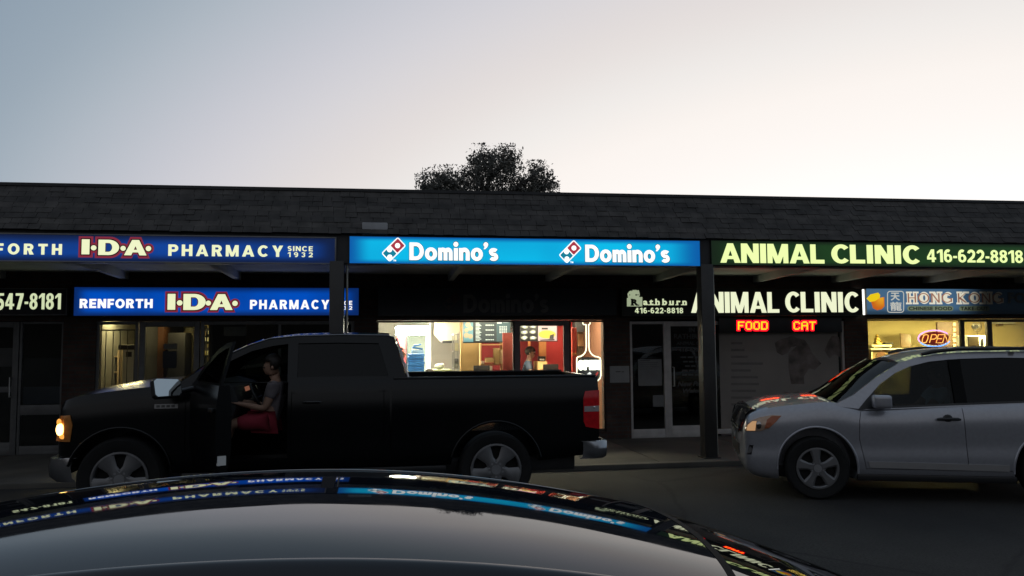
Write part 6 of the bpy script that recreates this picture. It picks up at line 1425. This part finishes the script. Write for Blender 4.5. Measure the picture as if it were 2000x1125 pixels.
# ------------------------------------------------------------------ silver SUV, built along its own axis then turned into place
def suv():
    root = empty('parked_suv', (0, 0, 0), 'silver SUV with a dark hood deflector, nose to the left', 'SUV')
    Wd = 1.80; yc = .9
    paint = mat('silver paint', (.36, .365, .40), .34, .5, .05, 30, 0, .5, 1.0)
    bk = mat('black trim', (.012, .012, .013), .35, 0, .1)
    bd = Body(yc, [(-.96, .40), (-.90, .30), (-.75, .23), (-.5, .21), (.5, .235), (2.2, .235), (3.2, .30), (3.46, .42)],
              [(-.96, .72), (-.935, .82), (-.90, .90), (-.85, .945), (-.75, .985), (-.55, 1.03), (-.2, 1.075), (.15, 1.105), (.35, 1.08), (.55, 1.045), (1.5, 1.085), (2.5, 1.125), (3.3, 1.16), (3.46, 1.10)],
              [(-.96, .56), (-.945, .66), (-.91, .75), (-.83, .805), (-.65, .85), (-.4, .88), (-.1, .893), (.3, .90), (2.6, .90), (3.2, .86), (3.46, .76)],
              [(0, .11), (.06, .05), (.14, .025), (.30, .010), (.45, .018), (.6, .010), (.74, .004), (.86, .018), (.95, .045), (1, .085)],
              [(-.96, .03), (-.5, .06), (.15, .05), (.4, .0), (3.46, 0)])
    xs = lin(-.96, -.5, 16) + lin(-.46, 3.2, 52) + lin(3.25, 3.46, 6)
    body = bd.mesh(xs, 18).build('body', paint, root, smooth=38)
    sp = lambda pts: pts
    cut(body, [archcut(0, .355, .46, -.1, .36), archcut(0, .355, .46, Wd - .36, Wd + .1), archcut(2.66, .355, .46, -.1, .36), archcut(2.66, .355, .46, Wd - .36, Wd + .1),
               MB().box(.55, 3.1, .14, Wd - .14, .45, 1.6),
               seam_box([(.535, 1.06), (.50, .90), (.49, .70), (.56, .36)], -.05, .045, .008), seam_box([(1.66, 1.1), (1.70, .36)], -.05, .045, .008), seam_box([(.56, .36), (2.3, .36)], -.05, .06, .006),
               seam_box([(2.72, 1.13), (2.70, .85), (2.35, .62), (2.25, .36)], -.05, .045, .008),
               MB().prism([(-.90, .48), (-.83, .49), (-.80, .60), (-.86, .60)], .05, .26)])
    # dark lower sill, pale strip along the doors
    f0 = lambda x, z: bd.side(x, z) - .012
    ob = MB(); ob.box(.46, 2.22, .02, .10, .225, .30); ob.build('sill', bk, root, bevel=.012)
    patch(MB(), [(.60, .375), (2.14, .357), (2.14, .427), (.58, .445)], [], f0, (0, .014, 0), .1).build('door_strip', mat('pale strip', (.36, .35, .35), .4, .3, .05), root, smooth=40)
    for cx in (0, 2.66):
        for ya, yb in ((.03, .355), (Wd - .355, Wd - .03)):
            MB().grid([[(cx + .452 * cos(radians(a)), y, .355 + .452 * sin(radians(a))) for y in (ya, yb)] for a in range(-2, 183, 4)], (0, 0, -.004)).add([(cx - .45, yb if ya < 1 else ya, .26), (cx + .45, yb if ya < 1 else ya, .26), (cx + .45, yb if ya < 1 else ya, .9), (cx - .45, yb if ya < 1 else ya, .9)], []).build('wheel_liner', bk, root, smooth=50)
        P = [(cx + .47 * cos(radians(a)), 0, .355 + .47 * sin(radians(a))) for a in range(-6, 187, 7)]
        MB().tube([(x, bd.side(min(max(x, -.8), 3.3), max(z, .4)) + .006, z) for x, _, z in P], .016, 8).build('wheel_lip', paint, root, smooth=60)
    # greenhouse
    fl = lambda x, z: .055 + (z - 1.06) * .36
    topl = [(1.04, 1.548), (1.25, 1.612), (1.55, 1.653), (1.9, 1.672), (2.4, 1.675), (2.9, 1.655), (3.15, 1.63)]
    outer = [(.20, 1.065), (.46, 1.185), (.75, 1.385)] + topl + [(3.30, 1.50), (3.42, 1.12), (2.5, 1.09), (1.6, 1.06), (.6, 1.02)]
    fw = [(.535, 1.045), (.60, 1.135), (.78, 1.305), (.97, 1.43), (1.16, 1.51), (1.38, 1.562), (1.615, 1.585), (1.63, 1.095), (1.0, 1.064)]
    rwn = [(1.72, 1.10), (1.71, 1.592), (2.2, 1.605), (2.55, 1.598), (2.62, 1.35), (2.58, 1.137)]
    qw = [(2.70, 1.16), (2.66, 1.59), (3.0, 1.57), (3.14, 1.45), (3.2, 1.185)]
    for far in (False, True):
        F_ = (lambda x, z: Wd - fl(x, z)) if far else fl; sg = -1 if far else 1
        patch(MB(), outer, [fw, rwn, qw], F_, (0, .05 * sg, 0), .07).build('cabin_side', paint, root, smooth=40)
        for P, tint in ((fw, glass('front car glass', (.46, .5, .5), 1.5, .4)), (rwn, glass('privacy glass', (.04, .042, .04), 1.5, .5)), (qw, glass('privacy glass', (.04, .042, .04), 1.5, .5))):
            patch(MB(), P, [], lambda x, z: F_(x, z) + .015 * sg, (0, .005 * sg, 0), .1).build('window', tint, root, smooth=40)
        patch(MB(), [(1.60, 1.095), (1.60, 1.585), (1.735, 1.592), (1.735, 1.10)], [], lambda x, z: F_(x, z) - .004 * sg, (0, .01 * sg, 0), .1).build('door_pillar', mat('pillar film', (.004, .004, .004), .6, 0, .1, 6, 0, .12), root)
        patch(MB(), [(.535, 1.03), (.535, 1.05), (1.0, 1.069), (1.63, 1.10), (2.6, 1.14), (2.6, 1.12), (1.63, 1.08), (1.0, 1.05)], [], lambda x, z: F_(x, z) - .006 * sg, (0, .012 * sg, 0), .1).build('window_sill', bk, root)
        patch(MB(), [(.50, 1.03), (.60, 1.135), (.70, 1.23), (.72, 1.05)], [], lambda x, z: F_(x, z) - .004 * sg, (0, .01 * sg, 0), .08).build('mirror_base', bk, root)
        yy = Wd + .09 if far else -.09
        m_ = MB().add([(x, yy + q * k_, z) for x, k_ in ((.63, .72), (.73, 1), (.83, .96)) for q, z in ((-.10, 1.05), (.10, 1.05), (.10, 1.20), (-.10, 1.20))], [(0, 1, 2, 3), (11, 10, 9, 8)] + [(i * 4 + k, i * 4 + (k + 1) % 4, i * 4 + 4 + (k + 1) % 4, i * 4 + 4 + k) for i in (0, 1) for k in range(4)]).build('mirror', paint, root, bevel=.04, seg=4)
        MB().box(.70, .76, min(yy, yy + .12 * sg), max(yy, yy + .12 * sg), 1.06, 1.10).build('mirror_arm', bk, m_, bevel=.01)
        hx0 = 1.30
        y_ = bd.side(1.45, .92, far)
        hb_ = MB().tube([(1.36, y_ - .03 * sg, .925), (1.40, y_ - .045 * sg, .93), (1.58, y_ - .045 * sg, .93), (1.62, y_ - .03 * sg, .925)], [.012, .018, .018, .012], 8).ball((1.49, y_ + .0 * sg, .935), .055, 12, (1, .16, .8)); hb_.build('handle', bk, root, smooth=60)
        MB().tube([(1.30, (Wd - .235 if far else .235), 1.645), (1.42, (Wd - .23 if far else .23), 1.675), (1.7, (Wd - .225 if far else .225), 1.705), (2.6, (Wd - .225 if far else .225), 1.71), (2.9, (Wd - .23 if far else .23), 1.69), (3.0, (Wd - .235 if far else .235), 1.65)], [.018, .022, .019, .019, .022, .018], 10).build('roof_rail', bk, root, smooth=50)
    rl = [(x, fl(x, z) + .004, z - .003) for x in lin(1.04, 3.2, 20) for z in [interp(topl + [(3.2, 1.62)], x)]]
    MB().grid(across(rl, yc, 0, 16, .055), (0, 0, -.03)).build('roof', paint, root, smooth=40)
    wl_ = [(x, fl(x, z) + .03, z - .008) for x, z in ((.20, 1.07), (.46, 1.19), (.75, 1.388), (1.04, 1.548))]
    MB().grid(across(wl_, yc, -.20, 16, .045), (0, 0, -.006)).build('windshield', glass('windshield glass', (.5, .53, .5), 1.5), root, smooth=50)
    rg = [(x, fl(x, z) + .06, z) for x, z in ((3.40, 1.16), (3.30, 1.45), (3.18, 1.61))]
    MB().grid(across(rg, yc, .08, 12, 0), (.006, 0, 0)).build('rear_window', glass('privacy glass', (.04, .042, .04), 1.5, .5), root, smooth=50)
    # front: deflector, lights, grille, fog recess
    rows = []
    for q in lin(-1, 1, 20):
        dy = q * .70; xe = -.955
        while xe < -.3 and interp(bd.hw, xe) - .06 < abs(dy): xe += .005
        r = []
        for dx, up in ((-.022, .012), (.012, .036), (.07, .034), (.14, .022), (.17, .012)):
            x = xe + dx; xc = max(x, -.955); h = interp(bd.hw, xc) - .085
            r.append((x, yc + dy, interp(bd.zt, xc) + interp(bd.crown, xc) * (1 - min(1, (dy / max(h, .05)) ** 2)) + up))
        rows.append(r)
    MB().grid(rows, (0, 0, -.012)).build('hood_deflector', mat('smoked plastic', (.006, .006, .007), .08, 0, .1), root, smooth=50)
    for far in (False, True):
        f_ = (lambda x, z: bd.side(x, z, True) + .008) if far else (lambda x, z: bd.side(x, z) - .008); sg = -1 if far else 1
        hl = patch(MB(), [(-.915, .755), (-.89, .83), (-.82, .885), (-.70, .925), (-.52, .955), (-.40, .95), (-.47, .88), (-.58, .80), (-.70, .765)], [], f_, (0, .03 * sg, 0), .04).build('headlight', mat('headlamp lens', (.42, .30, .22), .1, .35, .15, 25, 0, .6, .5), root, smooth=40)
        patch(MB(), [(-.64, .80), (-.60, .90), (-.53, .945), (-.41, .945), (-.475, .88), (-.575, .81)], [], lambda x, z: f_(x, z) - .004 * sg, (0, .005 * sg, 0), .05).build('amber_lens', mat('amber side lens', (.34, .10, .045), .15, .1, .1), hl)
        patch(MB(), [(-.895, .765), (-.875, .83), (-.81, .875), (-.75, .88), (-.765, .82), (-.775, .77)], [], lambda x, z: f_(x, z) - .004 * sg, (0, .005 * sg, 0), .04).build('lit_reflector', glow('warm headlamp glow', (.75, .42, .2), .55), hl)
        MB().ball((-.72, f_(-.72, .83) - .002 * sg, .835), .045, 12, (1, .3, 1)).build('lamp_bowl', mat('chrome bowl', (.5, .45, .42), .1, 1), hl, smooth=60)
    MB().box(-.975, -.93, yc - .42, yc + .42, .70, .80).box(-.972, -.93, yc - .42, yc + .42, .44, .58).build('grille', bk, root, bevel=.015)
    MB().box(-.99, -.955, yc - .42, yc + .42, .745, .762).build('grille_bar', mat('dull chrome', (.38, .38, .39), .22, .95), root, bevel=.006)
    MB().lathe([(0, 0), (.035, 0), (.035, .02), (0, .02)], (-.85, bd.side(-.85, .53) + .05, .54), (0, -1, 0), 14, False).build('fog_lamp', mat('fog lens', (.3, .3, .3), .1, .6), root)
    # inside
    seat = mat('dark seat cloth', (.02, .02, .022), .9, 0, .2, 9)
    for y_ in (.22, 1.04):
        MB().box(1.15, 1.68, y_, y_ + .52, .52, .70).build('seat', seat, root, bevel=.06, seg=3)
        MB().add([(1.58, y_, .68), (1.70, y_, .68), (1.86, y_, 1.28), (1.76, y_, 1.30), (1.58, y_ + .52, .68), (1.70, y_ + .52, .68), (1.86, y_ + .52, 1.28), (1.76, y_ + .52, 1.30)], [(0, 1, 2, 3), (7, 6, 5, 4), (0, 4, 5, 1), (1, 5, 6, 2), (2, 6, 7, 3), (3, 7, 4, 0)]).build('backrest', seat, root, bevel=.05, seg=3)
        MB().ball((1.84, y_ + .26, 1.42), .12, 14, (.45, 1.1, .8)).build('headrest', seat, root, smooth=60)
    MB().box(2.3, 2.9, .25, 1.55, .5, .75).box(2.85, 2.97, .25, 1.55, .7, 1.3).build('rear_bench', seat, root, bevel=.05)
    MB().prism([(.45, .75), (.85, .75), (.9, .92), (.84, 1.03), (.5, 1.06)], .15, Wd - .15).build('dashboard', mat('dark trim', (.02, .02, .021), .6), root, bevel=.03)
    s_ = Vector((1.02, .48, .98)); ax = Vector((.88, 0, .42)).normalized()
    MB().lathe([(.18 + .015 * cos(a), .015 * sin(a)) for a in [i * pi / 4 for i in range(8)]], s_, ax, 30).cyl(s_ - ax * .03, ax, .06, .05, 14).tube([s_ - ax * .03, Vector((.84, .48, .92))], .03, 8).tube([s_ + Vector((0, -.17, 0)), s_ - ax * .02, s_ + Vector((0, .17, 0))], .017, 8).build('steering_wheel', BLACKPL(), root, smooth=50)
    rimm = mat('grey alloy rim', (.17, .17, .175), .42, .5, .12, 5)
    for cx in (0, 2.66):
        wheel(root, (cx, .12, .355), .355, .235, .22, -1, rimm, 5, 1); wheel(root, (cx, Wd - .12, .355), .355, .235, .22, 1, rimm, 5, 1)
    MB().box(-.6, 3.2, .35, Wd - .35, .2, .34).build('chassis', DARKMET(), root, bevel=.02)
    J = dict(pelvis=(1.48, .48, .80), chest=(1.56, .48, 1.14), neck=(1.57, .48, 1.29), head=(1.54, .48, 1.41), face=(1.34, .48, 1.40))
    J = {k: Vector(v) for k, v in J.items()}
    for c, sg in (('l', -1), ('r', 1)):
        J['sh' + c] = J['chest'] + Vector((0, .175 * sg, .07)); J['el' + c] = J['sh' + c] + Vector((-.20, .03 * sg, -.2)); J['wr' + c] = Vector((1.08, .48 + .15 * sg, 1.02)); J['hand' + c] = J['wr' + c] + Vector((-.06, 0, .02))
        J['hip' + c] = J['pelvis'] + Vector((-.04, .1 * sg, -.04)); J['kn' + c] = J['pelvis'] + Vector((-.42, .12 * sg, .03)); J['an' + c] = Vector((.80, .48 + .11 * sg, .52)); J['toe' + c] = Vector((.68, .48 + .11 * sg, .50))
    for v in J.values(): v.x -= .09
    KX = .94                                             # the whole body is drawn a little long: shorten it, wheels stay round
    for o in list(root.children):
        if o.type == 'EMPTY': o.location.x *= KX
        for q in [o] + list(o.children) if o.type == 'MESH' else []:
            
            for v in q.data.vertices:
                x = v.co.x; v.co.x = x * KX if x > -.45 else -.45 * KX + (x + .45) * .77
    O = atz(1600, 977, 0); yaw = radians(-19)
    dr = person(J, 'driver in a pale blue shirt sitting at the wheel of the silver SUV', (.55, .66, .74), (.04, .04, .05), legs='long')
    M = Matrix.Translation((O.x, O.y, 0)) @ Matrix.Rotation(yaw, 4, 'Z')
    dr.matrix_world = M @ Matrix.Translation(dr.location)
    root.matrix_world = M
suv()

# ------------------------------------------------------------------ dark sedan in front of the camera: its polished roof mirrors the shop signs
def sedan():
    yc = 2.12
    root = empty('sedan', (0, yc, 0), 'dark blue polished sedan in the foreground whose roof mirrors the signs', 'sedan')
    paint = mat('midnight blue paint', (.006, .008, .013), .035, 0, .1, 2, 0, .5, 0)
    _n, _l = paint.node_tree.nodes, paint.node_tree.links
    _b = _n['Principled BSDF']; _tc = _n.new('ShaderNodeTexCoord')
    _d = _n.new('ShaderNodeTexNoise'); _d.inputs['Scale'].default_value = 9; _d.inputs['Detail'].default_value = 8; _l.new(_tc.outputs['Object'], _d.inputs['Vector'])
    _r = _n.new('ShaderNodeMapRange'); _r.inputs[1].default_value = .35; _r.inputs[2].default_value = .7; _r.inputs[3].default_value = .018; _r.inputs[4].default_value = .05; _l.new(_d.outputs['Fac'], _r.inputs[0]); _l.new(_r.outputs[0], _b.inputs['Roughness'])
    _w = _n.new('ShaderNodeTexNoise'); _w.inputs['Scale'].default_value = 3.2; _w.inputs['Detail'].default_value = 1; _l.new(_tc.outputs['Object'], _w.inputs['Vector'])
    _bp = _n.new('ShaderNodeBump'); _bp.inputs['Strength'].default_value = .03; _bp.inputs['Distance'].default_value = .02; _l.new(_w.outputs['Fac'], _bp.inputs['Height']); _l.new(_bp.outputs['Normal'], _b.inputs['Normal'])
    bk = mat('black rubber seal', (.004, .004, .004), .7, 0, .1, 6, 0, .1)
    HWR = .525
    def Lx(x):
        if x < -.3: return (x + .3) ** 2 / 10.0
        return (x + .3) ** 2 / 8.6
    def zr(x, dy):
        a = abs(dy); return 1.438 - Lx(x) - dy * dy / 10.4 - (.26 * (a - .33) ** 2 if a > .33 else 0)
    xs = lin(-1.25, .72, 70); ys = lin(-HWR, HWR, 60)
    bow = lambda dy: .06 * (1 - (dy / HWR) ** 2)          # the header is bowed forward
    rows = [[(x + (bow(dy) * max(0, (x + .2) / .92) if x > -.2 else -.05 * (1 - (dy / HWR) ** 2) * (-.2 - x) / 1.05), yc + dy, zr(x, dy)) for dy in ys] for x in xs]
    MB().grid(rows, (0, 0, -.02)).build('roof', paint, root, smooth=60)
    zf = lambda x: zr(x, HWR)
    # side rails: lie just outside the seal and roll down to the windows
    for sg in (-1, 1):
        sec = [(HWR + .012, .004), (HWR + .022, .006), (HWR + .036, .003), (HWR + .05, -.006), (HWR + .062, -.02), (HWR + .07, -.036), (HWR + .072, -.05)]
        rows = []
        for x in lin(-1.7, 1.52, 80):
            if -1.25 <= x <= .72: z0 = zf(x)
            elif x > .72: t = (x - .72) / .80; z0 = zf(.72) - .25 * t - .06 * t * t
            else: t = (-1.25 - x) / .45; z0 = zf(-1.25) - .16 * t - .10 * t * t
            sp_ = .05 * max(0, (x - .72) / .80) + .03 * max(0, (-1.25 - x) / .45)
            rows.append([(x, yc + sg * (a + sp_ * 1.2), z0 + b) for a, b in sec])
        MB().grid(rows, (0, -sg * .02, -.02)).build('side_rail', paint, root, smooth=60)
        rows = [[(x, yc + sg * (HWR - .004), zf(x) - .010), (x, yc + sg * (HWR + .018), zf(x) - .010)] for x in lin(-1.25, .72, 50)]
        MB().grid(rows, (0, 0, -.01)).build('roof_seal', bk, root)
    # screens
    def screen(x0, x1, z1, w1, n=16, bul=.06):
        r = []
        for i in range(n + 1):
            t = i / n; row = []
            for dy in lin(-1, 1, 30):
                xa = x0 + (bow(dy * HWR) if x0 > 0 else -.05 * (1 - dy * dy)); za = zr(x0, dy * HWR)
                zb_ = z1 + .05 * (1 - dy * dy); xb = x1 + (.12 if x0 > 0 else -.1) * (1 - dy * dy)
                row.append((xa + (xb - xa) * t, yc + dy * (HWR + (w1 - HWR) * t), za + (zb_ - za) * t + bul * sin(pi * t) * .6))
            r.append(row)
        return r
    gm = mat('dark screen glass', (.006, .007, .008), .02, 0, .05)
    MB().grid(screen(.735, 1.54, .925, .64, bul=.03), (0, 0, -.006)).build('windshield', gm, root, smooth=60)
    MB().grid(screen(-1.265, -1.72, .98, .62), (0, 0, -.006)).build('rear_window', gm, root, smooth=60)
    rows = [[(xx + bow(dy), yc + dy, zr(.72, dy) + .0015 - (.002 if xx > .73 else 0)) for dy in ys] for xx in (.718, .736)]
    MB().grid(rows, (0, 0, -.01)).build('header_seal', bk, root)
    # lower body
    bd = Body(yc, [(-2.45, .40), (-2.3, .26), (-1.9, .2), (1.8, .2), (2.4, .24), (2.62, .36)],
              [(-2.45, .80), (-2.38, .93), (-2.1, .975), (-1.72, .985), (-1.3, .955), (1.3, .935), (1.56, .91), (2.1, .82), (2.54, .71), (2.62, .60)],
              [(-2.45, .62), (-2.3, .80), (-1.9, .87), (1.8, .885), (2.3, .83), (2.54, .70), (2.62, .55)],
              [(0, .10), (.1, .03), (.3, .0), (.6, .008), (.8, .02), (.93, .05), (1, .12)],
              [(-2.45, .02), (-1.7, .04), (-1.2, .0), (1.3, .0), (1.75, .05), (2.62, .03)])
    body = bd.mesh(lin(-2.45, 2.62, 72)).build('body', paint, root, smooth=38)
    cut(body, [archcut(1.72, .32, .39, yc - 1.0, yc - .55), archcut(1.72, .32, .39, yc + .55, yc + 1.0), archcut(-1.32, .32, .39, yc - 1.0, yc - .55), archcut(-1.32, .32, .39, yc + .55, yc + 1.0),
               seam_box([(.9, .95), (.95, .3)], yc - 1, yc - .85, .008), seam_box([(-.15, .96), (-.12, .3)], yc - 1, yc - .85, .008)])
    for sg in (-1, 1):
        def fs(x, z): return yc + sg * (.81 - (z - .93) * .40)
        o_ = [(-1.62, .95), (-1.35, 1.13), (-1.1, 1.24), (-.6, 1.315), (0, 1.335), (.45, 1.30), (.72, 1.21), (1.1, 1.06), (1.46, .925)]
        h1 = [(-.08, .965), (-.08, 1.295), (.40, 1.265), (.64, 1.19), (1.0, 1.06), (1.2, .965)]; h2 = [(-.14, .965), (-.14, 1.295), (-.6, 1.275), (-1.05, 1.195), (-1.3, 1.06), (-1.38, .975)]
        patch(MB(), o_, [h1, h2], fs, (0, -.03 * sg, 0), .08).build('cabin_side', paint, root, smooth=40)
        for h in (h1, h2): patch(MB(), h, [], lambda x, z: fs(x, z) - .012 * sg, (0, -.004 * sg, 0), .1).build('window', glass('privacy glass', (.04, .042, .04), 1.5, .5), root)
        MB().ball((.95, yc + sg * .98, 1.0), .1, 16, (.6, 1, .75)).build('mirror', paint, root, smooth=60)
        MB().box(1.95, 2.48, yc + sg * .48, yc + sg * .70, .62, .72).build('headlight', mat('fog lens', (.3, .3, .3), .1, .6), root, bevel=.03)
        MB().box(-2.44, -2.30, yc + sg * .42, yc + sg * .76, .72, .84).build('taillight', mat('red lens', (.55, .008, .014), .12, 0, .2, 20, 0, .6), root, bevel=.02)
    rimm = mat('grey alloy rim', (.17, .17, .175), .42, .5, .12, 5)
    for cx in (1.72, -1.32):
        wheel(root, (cx, yc - .76, .315), .315, .215, .2, -1, rimm, 5, 1); wheel(root, (cx, yc + .76, .315), .315, .215, .2, 1, rimm, 5, 1)
    # wiper arms resting on the windscreen
    for dy in (-.25, .25):
        MB().tube([(1.60, yc + dy, .985), (1.48, yc + dy + .12, 1.02), (1.40, yc + dy + .36, 1.04)], [.012, .008, .006], 7).build('wiper', bk, root, smooth=50)
sedan()
